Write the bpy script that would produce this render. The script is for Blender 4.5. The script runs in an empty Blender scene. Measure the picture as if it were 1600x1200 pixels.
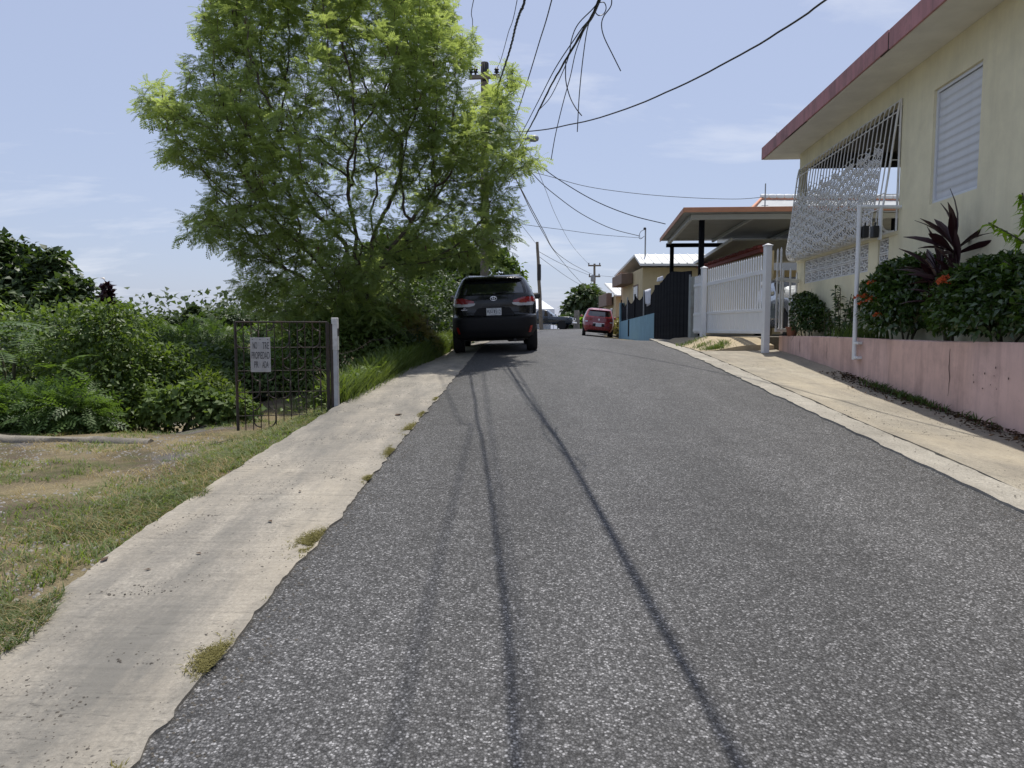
import bpy, math, random
import numpy as np
from mathutils import Vector, Matrix

# ------------------------------------------------------------------ scene, camera, light
SC = bpy.context.scene
COL = SC.collection
R = math.radians
PITCH = math.atan(0.0773)                      # camera looks slightly down; world origin is the camera
FPX = 1100.0                                   # focal length in pixels of a 1600 px wide frame
cam_d = bpy.data.cameras.new('camera')
cam_d.sensor_width = 36.0
cam_d.lens = 36.0 * FPX / 1600.0
cam_d.clip_start = 0.05
cam_d.clip_end = 3000.0
cam = bpy.data.objects.new('camera', cam_d)
cam.rotation_euler = (R(90) - PITCH, 0, 0)
COL.objects.link(cam)
SC.camera = cam

SUN_EL, SUN_AZ = R(69.5), R(14.0)              # azimuth clockwise from +Y (straight ahead)
S_DIR = Vector((math.sin(SUN_AZ) * math.cos(SUN_EL), math.cos(SUN_AZ) * math.cos(SUN_EL), math.sin(SUN_EL)))
sun_d = bpy.data.lights.new('sun', 'SUN')
sun_d.energy = 4.1
sun_d.angle = R(0.55)
sun_d.color = (1.0, 0.955, 0.88)
sun = bpy.data.objects.new('sun', sun_d)
sun.rotation_euler = S_DIR.to_track_quat('Z', 'Y').to_euler()
sun.location = (0, 0, 60)
COL.objects.link(sun)

world = bpy.data.worlds.new('World')
SC.world = world
world.use_nodes = True
wn, wl = world.node_tree.nodes, world.node_tree.links
wn.clear()
w_out = wn.new('ShaderNodeOutputWorld')
w_bg = wn.new('ShaderNodeBackground')
w_bg.inputs['Strength'].default_value = 0.10
sky = wn.new('ShaderNodeTexSky')
sky.sky_type = 'NISHITA'
sky.sun_disc = False
sky.sun_elevation = SUN_EL
sky.sun_rotation = SUN_AZ
sky.altitude = 100.0
sky.air_density = 1.0
sky.dust_density = 1.6
sky.ozone_density = 1.0
w_tc = wn.new('ShaderNodeTexCoord')
w_sep = wn.new('ShaderNodeSeparateXYZ')
wl.new(w_tc.outputs['Generated'], w_sep.inputs[0])
def wmath(op, a, b=None):
    n = wn.new('ShaderNodeMath'); n.operation = op
    for i, v in enumerate((a, b)):
        if v is None: continue
        if isinstance(v, (int, float)): n.inputs[i].default_value = v
        else: wl.new(v, n.inputs[i])
    return n.outputs[0]
zc = wmath('ADD', wmath('MAXIMUM', w_sep.outputs[2], 0.0), 0.18)
w_cmb = wn.new('ShaderNodeCombineXYZ')
wl.new(wmath('DIVIDE', w_sep.outputs[0], zc), w_cmb.inputs[0])
wl.new(wmath('DIVIDE', w_sep.outputs[1], zc), w_cmb.inputs[1])
w_cmb.inputs[2].default_value = 3.7
w_map = wn.new('ShaderNodeMapping')
w_map.inputs['Rotation'].default_value = (0, 0, R(-24))
w_map.inputs['Scale'].default_value = (1.0, 1.9, 1.0)
w_map.inputs['Location'].default_value = (-3.0, -2.0, 0)
wl.new(w_cmb.outputs[0], w_map.inputs[0])
w_nz = wn.new('ShaderNodeTexNoise')
w_nz.inputs['Scale'].default_value = 1.15
w_nz.inputs['Detail'].default_value = 9.0
w_nz.inputs['Roughness'].default_value = 0.58
w_nz.inputs['Distortion'].default_value = 0.35
wl.new(w_map.outputs[0], w_nz.inputs['Vector'])
w_rmp = wn.new('ShaderNodeValToRGB')
w_rmp.color_ramp.elements[0].position = 0.55; w_rmp.color_ramp.elements[0].color = (0, 0, 0, 1)
w_rmp.color_ramp.elements[1].position = 0.90; w_rmp.color_ramp.elements[1].color = (1, 1, 1, 1)
wl.new(w_nz.outputs[0], w_rmp.inputs[0])
SKY_VEIL = 0.62                                # thin even high cloud over the whole sky
w_mx0 = wn.new('ShaderNodeMix'); w_mx0.data_type = 'RGBA'
w_mx0.inputs['Factor'].default_value = SKY_VEIL
w_mx0.inputs['B'].default_value = (4.75, 5.4, 7.45, 1)
wl.new(sky.outputs[0], w_mx0.inputs['A'])
w_mx = wn.new('ShaderNodeMix'); w_mx.data_type = 'RGBA'
w_mx.inputs['B'].default_value = (8.3, 8.5, 9.0, 1)
wl.new(w_mx0.outputs['Result'], w_mx.inputs['A'])
wl.new(wmath('MULTIPLY', w_rmp.outputs[0], 0.85), w_mx.inputs['Factor'])
wl.new(w_mx.outputs['Result'], w_bg.inputs['Color'])
wl.new(w_bg.outputs[0], w_out.inputs['Surface'])

SC.view_settings.view_transform = 'Standard'
SC.view_settings.look = 'None'
SC.view_settings.gamma = 1.0
SC.view_settings.use_curve_mapping = False
SC.view_settings.exposure = 0.20
SC.render.engine = 'CYCLES'
SC.cycles.use_denoising = True
SC.cycles.max_bounces = 8
SC.cycles.transparent_max_bounces = 8
SC.cycles.caustics_reflective = False
SC.cycles.caustics_refractive = False

rng = np.random.default_rng(7)
random.seed(7)

# ------------------------------------------------------------------ helpers
def at(px, py, Y):
    """point of the place that a pixel (1600x1200) shows at the forward distance Y"""
    u, v = (px - 800) / FPX, (600 - py) / FPX
    t = Y / (math.cos(PITCH) + v * math.sin(PITCH))
    return Vector((u * t, Y, (-math.sin(PITCH) + v * math.cos(PITCH)) * t))

def tag(o, label=None, cat=None, group=None, kind=None):
    if label: o['label'] = label
    if cat: o['category'] = cat
    if group: o['group'] = group
    if kind: o['kind'] = kind
    return o

def thing(name, label, cat, loc=(0, 0, 0), rot=(0, 0, 0), group=None):
    o = bpy.data.objects.new(name, None)
    o.empty_display_size = 0.2
    o.location = loc
    o.rotation_euler = rot
    COL.objects.link(o)
    return tag(o, label, cat, group)

def copy_thing(root, loc, rot=None, scale=None, label=None):
    def cp(o, parent):
        c = o.copy()
        COL.objects.link(c)
        if parent is not None: c.parent = parent
        for ch in list(o.children): cp(ch, c)
        return c
    c = cp(root, None)
    c.location = loc
    if rot is not None: c.rotation_euler = rot
    if scale is not None: c.scale = scale
    if label: c['label'] = label
    return c

def np_mesh(name, V, quads=None, tris=None, mats=(), smooth=False, attr=None, midx=None):
    V = np.asarray(V, dtype=np.float32)
    me = bpy.data.meshes.new(name)
    me.vertices.add(len(V))
    me.vertices.foreach_set('co', V.ravel())
    loops, tot = [], []
    if quads is not None and len(quads):
        q = np.asarray(quads, dtype=np.int32); loops.append(q.ravel()); tot.append(np.full(len(q), 4, np.int32))
    if tris is not None and len(tris):
        t = np.asarray(tris, dtype=np.int32); loops.append(t.ravel()); tot.append(np.full(len(t), 3, np.int32))
    loops = np.concatenate(loops); tot = np.concatenate(tot)
    me.loops.add(len(loops)); me.loops.foreach_set('vertex_index', loops)
    me.polygons.add(len(tot))
    me.polygons.foreach_set('loop_start', np.concatenate(([0], np.cumsum(tot)[:-1])).astype(np.int32))
    me.polygons.foreach_set('loop_total', tot)
    if smooth: me.polygons.foreach_set('use_smooth', np.ones(len(tot), bool))
    if midx is not None: me.polygons.foreach_set('material_index', np.asarray(midx, np.int32))
    for m in mats: me.materials.append(m)
    if attr is not None:
        a = me.attributes.new('rnd', 'FLOAT', 'POINT')
        a.data.foreach_set('value', np.asarray(attr, np.float32))
    me.update(calc_edges=True)
    return me

def link(name, me, parent=None, loc=None):
    o = bpy.data.objects.new(name, me)
    COL.objects.link(o)
    if parent is not None: o.parent = parent
    if loc is not None: o.location = loc
    return o

class MB:
    """collects solids; build() links them as ONE mesh object"""
    def __init__(self): self.v, self.f, self.mi, self.m = [], [], [], 0
    def add(self, vs, fs):
        b = len(self.v)
        self.v.extend([tuple(p) for p in vs])
        self.f.extend([tuple(i + b for i in f) for f in fs])
        self.mi.extend([self.m] * len(fs))
        return self
    def box(self, c, s, ch=0.0, M=None):
        hx, hy, hz = s[0] / 2, s[1] / 2, s[2] / 2
        ch = min(ch, hx * .9, hy * .9, hz * .9)
        vs, fs = [], []
        if ch <= 0:
            for sx in (-1, 1):
                for sy in (-1, 1):
                    for sz in (-1, 1): vs.append(Vector((sx * hx, sy * hy, sz * hz)))
            fs = [(0, 1, 3, 2), (4, 6, 7, 5), (0, 4, 5, 1), (2, 3, 7, 6), (0, 2, 6, 4), (1, 5, 7, 3)]
        else:
            idx = {}
            for sx in (-1, 1):
                for sy in (-1, 1):
                    for sz in (-1, 1):
                        for ax in range(3):
                            p = [sx * (hx - ch), sy * (hy - ch), sz * (hz - ch)]
                            p[ax] = (sx * hx, sy * hy, sz * hz)[ax]
                            idx[sx, sy, sz, ax] = len(vs); vs.append(Vector(p))
            for ax in range(3):
                a, b = [(1, 2), (2, 0), (0, 1)][ax]
                for s_ in (-1, 1):
                    def k(sa, sb):
                        t = [0, 0, 0]; t[ax] = s_; t[a] = sa; t[b] = sb
                        return idx[t[0], t[1], t[2], ax]
                    q = (k(-1, -1), k(1, -1), k(1, 1), k(-1, 1))
                    fs.append(q if s_ > 0 else q[::-1])
            for ax in range(3):
                a, b = [(1, 2), (2, 0), (0, 1)][ax]
                for sa in (-1, 1):
                    for sb in (-1, 1):
                        def k(sx_, f):
                            t = [0, 0, 0]; t[ax] = sx_; t[a] = sa; t[b] = sb
                            return idx[t[0], t[1], t[2], f]
                        q = (k(-1, a), k(1, a), k(1, b), k(-1, b))
                        fs.append(q if sa * sb > 0 else q[::-1])
            for sx in (-1, 1):
                for sy in (-1, 1):
                    for sz in (-1, 1):
                        q = (idx[sx, sy, sz, 0], idx[sx, sy, sz, 1], idx[sx, sy, sz, 2])
                        fs.append(q if sx * sy * sz > 0 else q[::-1])
        c = Vector(c)
        if M is not None: vs = [M @ p for p in vs]
        return self.add([p + c for p in vs], fs)
    def bb(self, x0, x1, y0, y1, z0, z1, ch=0.0):
        return self.box(((x0 + x1) / 2, (y0 + y1) / 2, (z0 + z1) / 2), (abs(x1 - x0), abs(y1 - y0), abs(z1 - z0)), ch)
    def bar(self, a, b, w, h, up=(0, 0, 1), ch=0.0):
        a, b = Vector(a), Vector(b)
        d = b - a; L = d.length; d.normalize()
        u = Vector(up); x = d.cross(u)
        if x.length < 1e-4: x = d.cross(Vector((1, 0, 0)))
        x.normalize(); z = x.cross(d)
        M = Matrix((x, d, z)).transposed()
        return self.box((a + b) / 2, (w, L, h), ch, M)
    def tube(self, pts, r, n=6, cap=True, closed=False):
        pts = [Vector(p) for p in pts]
        N = len(pts)
        rs = r if isinstance(r, (list, tuple)) else [r] * N
        vs, fs = [], []
        prev = None
        for i, p in enumerate(pts):
            if closed: d = pts[(i + 1) % N] - pts[i - 1]
            else: d = pts[min(i + 1, N - 1)] - pts[max(i - 1, 0)]
            if d.length < 1e-9: d = Vector((0, 0, 1))
            d.normalize()
            if prev is None:
                x = d.cross(Vector((0, 0, 1)) if abs(d.z) < .9 else Vector((1, 0, 0)))
            else: x = prev - d * prev.dot(d)
            x.normalize(); prev = x
            y = d.cross(x)
            for k in range(n):
                a = 2 * math.pi * k / n
                vs.append(p + (x * math.cos(a) + y * math.sin(a)) * rs[i])
        segs = N if closed else N - 1
        for i in range(segs):
            j = (i + 1) % N
            for k in range(n):
                k2 = (k + 1) % n
                fs.append((i * n + k, i * n + k2, j * n + k2, j * n + k))
        if cap and not closed:
            fs.append(tuple(range(n))[::-1]); fs.append(tuple((N - 1) * n + k for k in range(n)))
        return self.add(vs, fs)
    def lathe(self, prof, n=16, c=(0, 0, 0), axis='z', cap=True):
        vs, fs = [], []
        for (r, h) in prof:
            for k in range(n):
                a = 2 * math.pi * k / n
                p = (r * math.cos(a), r * math.sin(a), h)
                if axis == 'x': p = (p[2], p[0], p[1])
                if axis == 'y': p = (p[0], p[2], -p[1])
                vs.append(Vector(p) + Vector(c))
        for i in range(len(prof) - 1):
            for k in range(n):
                k2 = (k + 1) % n
                fs.append((i * n + k, i * n + k2, (i + 1) * n + k2, (i + 1) * n + k))
        if cap:
            fs.append(tuple(range(n))[::-1]); fs.append(tuple((len(prof) - 1) * n + k for k in range(n)))
        return self.add(vs, fs)
    def prism(self, poly, thick, M):
        """poly in a local XZ plane, extruded along local Y by thick; M places it"""
        n = len(poly)
        vs = [M @ Vector((x, -thick / 2, z)) for x, z in poly] + [M @ Vector((x, thick / 2, z)) for x, z in poly]
        fs = [tuple(range(n)), tuple(range(2 * n - 1, n - 1, -1))]
        for i in range(n):
            j = (i + 1) % n
            fs.append((i + n, j + n, j, i))
        return self.add(vs, fs)
    def grid(self, P):
        """P[i][j] points -> sheet"""
        ni, nj = len(P), len(P[0])
        vs = [p for row in P for p in row]
        fs = [(i * nj + j, (i + 1) * nj + j, (i + 1) * nj + j + 1, i * nj + j + 1) for i in range(ni - 1) for j in range(nj - 1)]
        return self.add(vs, fs)
    def build(self, name, mats, parent=None, smooth=None, loc=None):
        me = bpy.data.meshes.new(name)
        me.from_pydata(self.v, [], self.f)
        if not isinstance(mats, (list, tuple)): mats = [mats]
        for m in mats: me.materials.append(m)
        if len(mats) > 1: me.polygons.foreach_set('material_index', self.mi)
        if smooth is not None:
            me.polygons.foreach_set('use_smooth', [True] * len(me.polygons))
            me.update()
            me.set_sharp_from_angle(angle=R(smooth))
        me.update()
        return link(name, me, parent, loc)

def arc(c, r, a0, a1, n, ax=(1, 0, 0), ay=(0, 0, 1)):
    c, ax, ay = Vector(c), Vector(ax), Vector(ay)
    return [c + ax * (r * math.cos(R(a0 + (a1 - a0) * i / n))) + ay * (r * math.sin(R(a0 + (a1 - a0) * i / n))) for i in range(n + 1)]

def smooth_path(pts, sub=6):
    P = [Vector(p) for p in pts]
    P = [P[0] * 2 - P[1]] + P + [P[-1] * 2 - P[-2]]
    out = []
    for i in range(1, len(P) - 2):
        p0, p1, p2, p3 = P[i - 1:i + 3]
        for k in range(sub):
            t = k / sub
            out.append(0.5 * ((2 * p1) + (p2 - p0) * t + (2 * p0 - 5 * p1 + 4 * p2 - p3) * t * t + (3 * p1 - p0 - 3 * p2 + p3) * t ** 3))
    out.append(P[-2])
    return out

def sstep(a, b, x):
    t = np.clip((np.asarray(x, float) - a) / (b - a), 0, 1)
    return t * t * (3 - 2 * t)

_perm = np.random.default_rng(3).random((256, 256))
def vnoise(x, y):
    x = np.asarray(x, float); y = np.asarray(y, float)
    xi, yi = np.floor(x).astype(int), np.floor(y).astype(int)
    fx, fy = x - xi, y - yi
    fx, fy = fx * fx * (3 - 2 * fx), fy * fy * (3 - 2 * fy)
    g = lambda a, b: _perm[a % 256, b % 256]
    return (g(xi, yi) * (1 - fx) + g(xi + 1, yi) * fx) * (1 - fy) + (g(xi, yi + 1) * (1 - fx) + g(xi + 1, yi + 1) * fx) * fy
def fbm(x, y, o=4):
    s, a, t = 0, 1, 0
    for k in range(o):
        s = s + a * vnoise(x * 2 ** k + 17 * k, y * 2 ** k + 31 * k); t += a; a *= .5
    return s / t

# ------------------------------------------------------------------ materials
class NT:
    def __init__(self, name):
        self.m = bpy.data.materials.new(name); self.m.use_nodes = True
        self.t = self.m.node_tree; self.n, self.l = self.t.nodes, self.t.links
        self.bsdf = self.n['Principled BSDF']; self.out = self.n['Material Output']
    def new(self, ty, **kw):
        nd = self.n.new(ty)
        for k, v in kw.items():
            if hasattr(nd, k) and not k[0].isupper(): setattr(nd, k, v)
        return nd
    def set(self, nd, key, v):
        if hasattr(v, 'is_linked') or isinstance(v, bpy.types.NodeSocket): self.l.new(v, nd.inputs[key])
        else:
            if isinstance(v, (tuple, list)) and len(v) == 3 and nd.inputs[key].type == 'RGBA': v = (*v, 1)
            nd.inputs[key].default_value = v
    def coord(self, scale=(1, 1, 1), kind='Object', rot=(0, 0, 0)):
        tc = self.new('ShaderNodeTexCoord'); mp = self.new('ShaderNodeMapping')
        self.l.new(tc.outputs[kind], mp.inputs[0]); mp.inputs['Scale'].default_value = scale
        mp.inputs['Rotation'].default_value = rot
        return mp.outputs[0]
    def noise(self, scale, detail=4, rough=.55, vec=None, dist=0.0):
        n = self.new('ShaderNodeTexNoise')
        n.inputs['Scale'].default_value = scale; n.inputs['Detail'].default_value = detail
        n.inputs['Roughness'].default_value = rough; n.inputs['Distortion'].default_value = dist
        self.l.new(vec if vec is not None else self.coord(), n.inputs['Vector'])
        return n.outputs[0]
    def ramp(self, fac, stops, interp='LINEAR'):
        r = self.new('ShaderNodeValToRGB'); r.color_ramp.interpolation = interp
        el = r.color_ramp.elements
        while len(el) < len(stops): el.new(0.5)
        for e, (p, c) in zip(el, stops):
            e.position = p; e.color = (c, c, c, 1) if isinstance(c, (int, float)) else (*c, 1)
        self.l.new(fac, r.inputs[0])
        return r.outputs[0]
    def mix(self, fac, a, b, mode='MIX'):
        m = self.new('ShaderNodeMix'); m.data_type = 'RGBA'; m.blend_type = mode
        for k, v in (('Factor', fac), ('A', a), ('B', b)):
            if isinstance(v, bpy.types.NodeSocket): self.l.new(v, m.inputs[k] if k == 'Factor' else [s for s in m.inputs if s.name == k and s.type == 'RGBA'][0])
            else:
                s = m.inputs[k] if k == 'Factor' else [s for s in m.inputs if s.name == k and s.type == 'RGBA'][0]
                if k != 'Factor': v = (v, v, v, 1) if isinstance(v, (int, float)) else (*v, 1)
                s.default_value = v
        return m.outputs['Result'] if False else [s for s in m.outputs if s.type == 'RGBA'][0]
    def math(self, op, a, b=0.5):
        m = self.new('ShaderNodeMath'); m.operation = op
        for i, v in enumerate((a, b)):
            if isinstance(v, bpy.types.NodeSocket): self.l.new(v, m.inputs[i])
            else: m.inputs[i].default_value = v
        return m.outputs[0]
    def bump(self, h, strength=.3, dist=.01):
        b = self.new('ShaderNodeBump'); b.inputs['Strength'].default_value = strength; b.inputs['Distance'].default_value = dist
        self.l.new(h, b.inputs['Height']); self.l.new(b.outputs[0], self.bsdf.inputs['Normal'])
    def base(self, v): self.set(self.bsdf, 'Base Color', v)
    def rough(self, v): self.set(self.bsdf, 'Roughness', v)

def mat(name, col, rough=.6, var=.12, scale=6.0, bump=0.0, bscale=60.0, metal=0.0, dirt=0.0, dirtcol=(.12, .1, .08), spec=.5, coat=0.0):
    """a painted, plastic, metal or stone surface with uneven tone, fine relief and optional dirt"""
    t = NT(name)
    n1 = t.noise(scale, 6, .6)
    c0 = tuple(max(0, c * (1 - var)) for c in col); c1 = tuple(min(1, c * (1 + var)) for c in col)
    c = t.ramp(n1, [(.3, c0), (.7, c1)])
    if dirt:
        n2 = t.noise(scale * .35, 8, .7, t.coord((1, 1, .35)))
        f = t.ramp(n2, [(.5, 0.0), (.78, dirt)])
        c = t.mix(f, c, dirtcol)
    t.base(c)
    t.rough(t.ramp(t.noise(scale * 2, 3), [(.3, max(.02, rough - .08)), (.7, min(1, rough + .08))]))
    t.bsdf.inputs['Metallic'].default_value = metal
    t.bsdf.inputs['Specular IOR Level'].default_value = spec
    if coat:
        t.bsdf.inputs['Coat Weight'].default_value = coat; t.bsdf.inputs['Coat Roughness'].default_value = .04
    if bump: t.bump(t.noise(bscale, 5, .65), bump, .01)
    return t.m

def leaf_mat(name, c_dark, c_light, trans=.45, rough=.45, spec=.4, tcol=None):
    t = NT(name)
    a = t.new('ShaderNodeAttribute'); a.attribute_name = 'rnd'
    c = t.ramp(a.outputs['Fac'], [(0.0, c_dark), (0.75, c_light), (1.0, tuple(min(1, x * 1.35) for x in c_light))])
    t.base(c); t.rough(rough); t.bsdf.inputs['Specular IOR Level'].default_value = spec
    tr = t.new('ShaderNodeBsdfTranslucent')
    tc = t.mix(1.0, c, tcol or (1.5, 1.55, .6), 'MULTIPLY')
    t.l.new(tc, tr.inputs['Color'])
    mx = t.new('ShaderNodeMixShader'); mx.inputs[0].default_value = trans
    t.l.new(t.bsdf.outputs[0], mx.inputs[1]); t.l.new(tr.outputs[0], mx.inputs[2])
    t.l.new(mx.outputs[0], t.out.inputs['Surface'])
    return t.m

def asphalt_mat():
    t = NT('asphalt')
    co = t.coord()
    v = t.new('ShaderNodeTexVoronoi'); v.inputs['Scale'].default_value = 118; t.l.new(co, v.inputs['Vector'])
    sep = t.new('ShaderNodeSeparateColor'); t.l.new(v.outputs['Color'], sep.inputs[0])
    stone = t.ramp(sep.outputs[0], [(0, .038), (.40, .066), (.62, .10), (.86, .155), (1, .33)])
    gap = t.ramp(v.outputs['Distance'], [(.32, 1.0), (.66, .45)])
    c = t.mix(1.0, stone, gap, 'MULTIPLY')
    fine = t.ramp(t.noise(420, 2, .6, co), [(.3, .72), (.7, 1.28)])
    c = t.mix(1.0, c, fine, 'MULTIPLY')
    big = t.ramp(t.noise(.55, 5, .6, t.coord((1.6, .35, 1))), [(.32, .74), (.68, 1.20)])
    c = t.mix(1.0, c, big, 'MULTIPLY')
    mid = t.ramp(t.noise(5.5, 4, .6, co), [(.3, .84), (.7, 1.15)])
    c = t.mix(1.0, c, mid, 'MULTIPLY')
    vc = t.new('ShaderNodeTexVoronoi'); vc.feature = 'DISTANCE_TO_EDGE'; vc.inputs['Scale'].default_value = .42
    wv = t.new('ShaderNodeMix'); wv.data_type = 'VECTOR'; wv.inputs['Factor'].default_value = .10
    nz = t.new('ShaderNodeTexNoise'); nz.inputs['Scale'].default_value = 1.7; nz.inputs['Detail'].default_value = 7; t.l.new(co, nz.inputs['Vector'])
    sc_ = t.new('ShaderNodeVectorMath'); sc_.operation = 'SCALE'; sc_.inputs['Scale'].default_value = 6.0; t.l.new(nz.outputs['Color'], sc_.inputs[0])
    vs_ = [s for s in wv.inputs if s.type == 'VECTOR']
    t.l.new(co, vs_[0]); t.l.new(sc_.outputs[0], vs_[1])
    t.l.new([s for s in wv.outputs if s.type == 'VECTOR'][0], vc.inputs['Vector'])
    ck = t.math('MULTIPLY', t.ramp(vc.outputs['Distance'], [(.0, 1.0), (.006, 0.0)]), t.ramp(t.noise(.45, 3, .5, co), [(.52, 0.0), (.60, .75)]))
    c = t.mix(ck, c, (.02, .02, .02))
    st = t.ramp(t.noise(.9, 6, .7, t.coord((1, .8, 1), rot=(0, 0, .3))), [(.60, 0.0), (.72, .42)])
    c = t.mix(st, c, (.04, .04, .042))
    c = t.mix(1.0, c, (1.0, .985, .985), 'MULTIPLY')
    t.base(c)
    t.rough(t.ramp(sep.outputs[1], [(0, .55), (1, .85)]))
    t.bsdf.inputs['Specular IOR Level'].default_value = .35
    h = t.math('ADD', t.math('MULTIPLY', t.math('SUBTRACT', 1.0, v.outputs['Distance']), sep.outputs[2]), t.math('MULTIPLY', t.noise(420, 2, .6, co), .2))
    t.bump(h, .6, .007)
    return t.m

def concrete_mat(name, col, stain=(.12, .115, .10), lines=(0, 0), st_amt=.6, warm=None):
    t = NT(name)
    co = t.coord()
    n = t.ramp(t.noise(1.7, 10, .75, co), [(.30, .66), (.70, 1.16)])
    c = t.mix(1.0, col, n, 'MULTIPLY')
    g = t.ramp(t.noise(60, 6, .8, co), [(.30, .52), (.70, 1.32)])
    c = t.mix(1.0, c, g, 'MULTIPLY')
    if warm: c = t.mix(t.ramp(t.noise(.9, 5, .6, t.coord((1.3, .5, 1))), [(.42, 0.0), (.66, .75)]), c, warm)
    s = t.ramp(t.noise(.9, 9, .75, t.coord((1.7, .4, 1))), [(.41, 0.0), (.62, st_amt)])
    c = t.mix(s, c, stain)
    v = t.new('ShaderNodeTexVoronoi'); v.inputs['Scale'].default_value = 13; t.l.new(t.coord((1, 1.0, 1)), v.inputs['Vector'])
    sp = t.ramp(v.outputs['Distance'], [(.05, .75), (.10, 0.0)])
    k = t.new('ShaderNodeSeparateColor'); t.l.new(v.outputs['Color'], k.inputs[0])
    sp = t.math('MULTIPLY', sp, t.ramp(k.outputs[0], [(.62, 0.0), (.7, 1.0)]))
    c = t.mix(sp, c, (.06, .055, .05))
    h = t.noise(140, 5, .7, co)
    if lines[0]:
        ln = t.noise(1.0, 3, .6, t.coord((lines[0], lines[1], 1)))
        c = t.mix(1.0, c, t.ramp(ln, [(.3, .90), (.62, 1.05)]), 'MULTIPLY')
        h = t.math('ADD', h, t.math('MULTIPLY', ln, 1.2))
    mk = t.ramp(t.noise(1.0, 7, .75, t.coord((15, 52, 1)), .6), [(.56, 0.0), (.63, .75)])
    c = t.mix(t.math('MULTIPLY', mk, t.ramp(t.noise(2.3, 4, .6, co), [(.42, 0.0), (.6, 1.0)])), c, tuple(x * .55 for x in stain))
    t.base(c); t.rough(.88); t.bsdf.inputs['Specular IOR Level'].default_value = .25
    t.bump(h, .5, .008)
    return t.m

def ground_mat():
    t = NT('dry_ground')
    co = t.coord()
    straw, soil, grav, green = (.30, .25, .15), (.15, .12, .085), (.165, .155, .15), (.10, .125, .04)
    n = t.noise(1.1, 7, .65, co)
    c = t.mix(t.ramp(n, [(.38, 0.0), (.58, 1.0)]), soil, straw)
    c = t.mix(t.ramp(t.noise(.8, 6, .6, t.coord((1, .8, 1))), [(.54, 0.0), (.62, .9)]), c, grav)
    c = t.mix(t.ramp(t.noise(1.9, 7, .7, co), [(.50, 0.0), (.66, .8)]), c, green)
    c = t.mix(1.0, c, t.ramp(t.noise(70, 5, .75, co), [(.25, .45), (.75, 1.5)]), 'MULTIPLY')
    t.base(c); t.rough(.95); t.bsdf.inputs['Specular IOR Level'].default_value = .1
    t.bump(t.noise(45, 6, .75, co), .9, .04)
    return t.m

def wall_mat(name, col, stain, amt=.45, scale=1.0, streak=True):
    t = NT(name)
    co = t.coord()
    c = t.mix(1.0, col, t.ramp(t.noise(2.2 * scale, 7, .6, co), [(.3, .90), (.7, 1.07)]), 'MULTIPLY')
    if streak:
        f = t.ramp(t.noise(3.4 * scale, 8, .7, t.coord((1, 1, .10))), [(.47, 0.0), (.68, amt)])
        c = t.mix(f, c, stain)
    f = t.ramp(t.noise(1.3 * scale, 9, .74, co), [(.50, 0.0), (.70, amt)])
    c = t.mix(f, c, stain)
    f = t.ramp(t.noise(16 * scale, 4, .6, co), [(.68, 0.0), (.76, amt * .8)])
    c = t.mix(f, c, tuple(x * .6 for x in stain))
    t.base(c); t.rough(.82); t.bsdf.inputs['Specular IOR Level'].default_value = .3
    t.bump(t.noise(75, 5, .65, co), .22, .006)
    return t.m

M = {}
M['asphalt'] = asphalt_mat()
M['walk_grey'] = concrete_mat('worn_grey_concrete', (.345, .315, .265), (.155, .148, .132), (1.6, 30), .9, (.38, .335, .265))
M['walk_tan'] = concrete_mat('tan_concrete', (.40, .36, .285), (.20, .18, .15), (0, 0), .65, (.43, .37, .27))
M['kerb'] = concrete_mat('pale_kerb_concrete', (.43, .40, .34), (.22, .20, .17), (0, 0), .45)
M['apron'] = concrete_mat('ochre_concrete', (.44, .37, .26), (.28, .23, .16), (0, 0), .45, (.46, .36, .22))
M['old_concrete'] = concrete_mat('old_concrete', (.33, .295, .24), (.09, .085, .075), (0, 0), .7)
M['ground'] = ground_mat()
M['soil'] = mat('dark_soil', (.07, .05, .035), .95, .4, 12, .8, 40)
M['house_wall'] = wall_mat('pale_yellow_paint', (.80, .745, .53), (.55, .50, .36), .30)
M['soffit'] = wall_mat('cream_soffit_paint', (.76, .75, .70), (.55, .52, .46), .25, streak=False)
M['fascia'] = wall_mat('faded_red_paint', (.50, .245, .245), (.22, .135, .13), .75, 1.6)
M['planter'] = wall_mat('faded_pink_paint', (.70, .48, .41), (.38, .25, .22), .62, 1.3)
M['white_paint'] = mat('white_paint', (.76, .78, .79), .45, .05, 5, 0, 60, dirt=.25, dirtcol=(.4, .38, .34))
M['white_vinyl'] = mat('white_vinyl', (.78, .79, .80), .35, .04, 4, dirt=.12, dirtcol=(.5, .48, .42))
M['white_iron'] = mat('white_iron_paint', (.70, .70, .68), .5, .10, 14, dirt=.5, dirtcol=(.28, .2, .14))
M['aluminium'] = mat('painted_aluminium', (.66, .68, .71), .38, .05, 6, dirt=.15, dirtcol=(.4, .4, .38))
M['black_plastic'] = mat('black_plastic', (.012, .012, .013), .5, .2, 20)
M['inside_shade'] = mat('shade_painted_plaster', (.11, .105, .095), .9, .15, 3)  # indoor shade of the balcony painted into the plaster colour
M['iron_black'] = mat('rusty_black_iron', (.030, .022, .017), .6, .4, 25, .3, 120, dirt=.7, dirtcol=(.11, .055, .03))
M['iron_dark'] = mat('dark_blue_steel', (.006, .007, .010), .8, .25, 8, dirt=.2, dirtcol=(.02, .02, .02), spec=.08)
M['galv'] = mat('galvanised_steel', (.40, .41, .42), .5, .2, 12, .1, 60, metal=.5, dirt=.4, dirtcol=(.2, .16, .12))
M['post_paint'] = mat('flaking_white_post', (.55, .54, .52), .7, .25, 14, .3, 70, dirt=.75, dirtcol=(.16, .14, .13))
M['sign'] = mat('weathered_sign_board', (.38, .37, .365), .6, .16, 9, dirt=.7, dirtcol=(.30, .24, .20))
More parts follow.
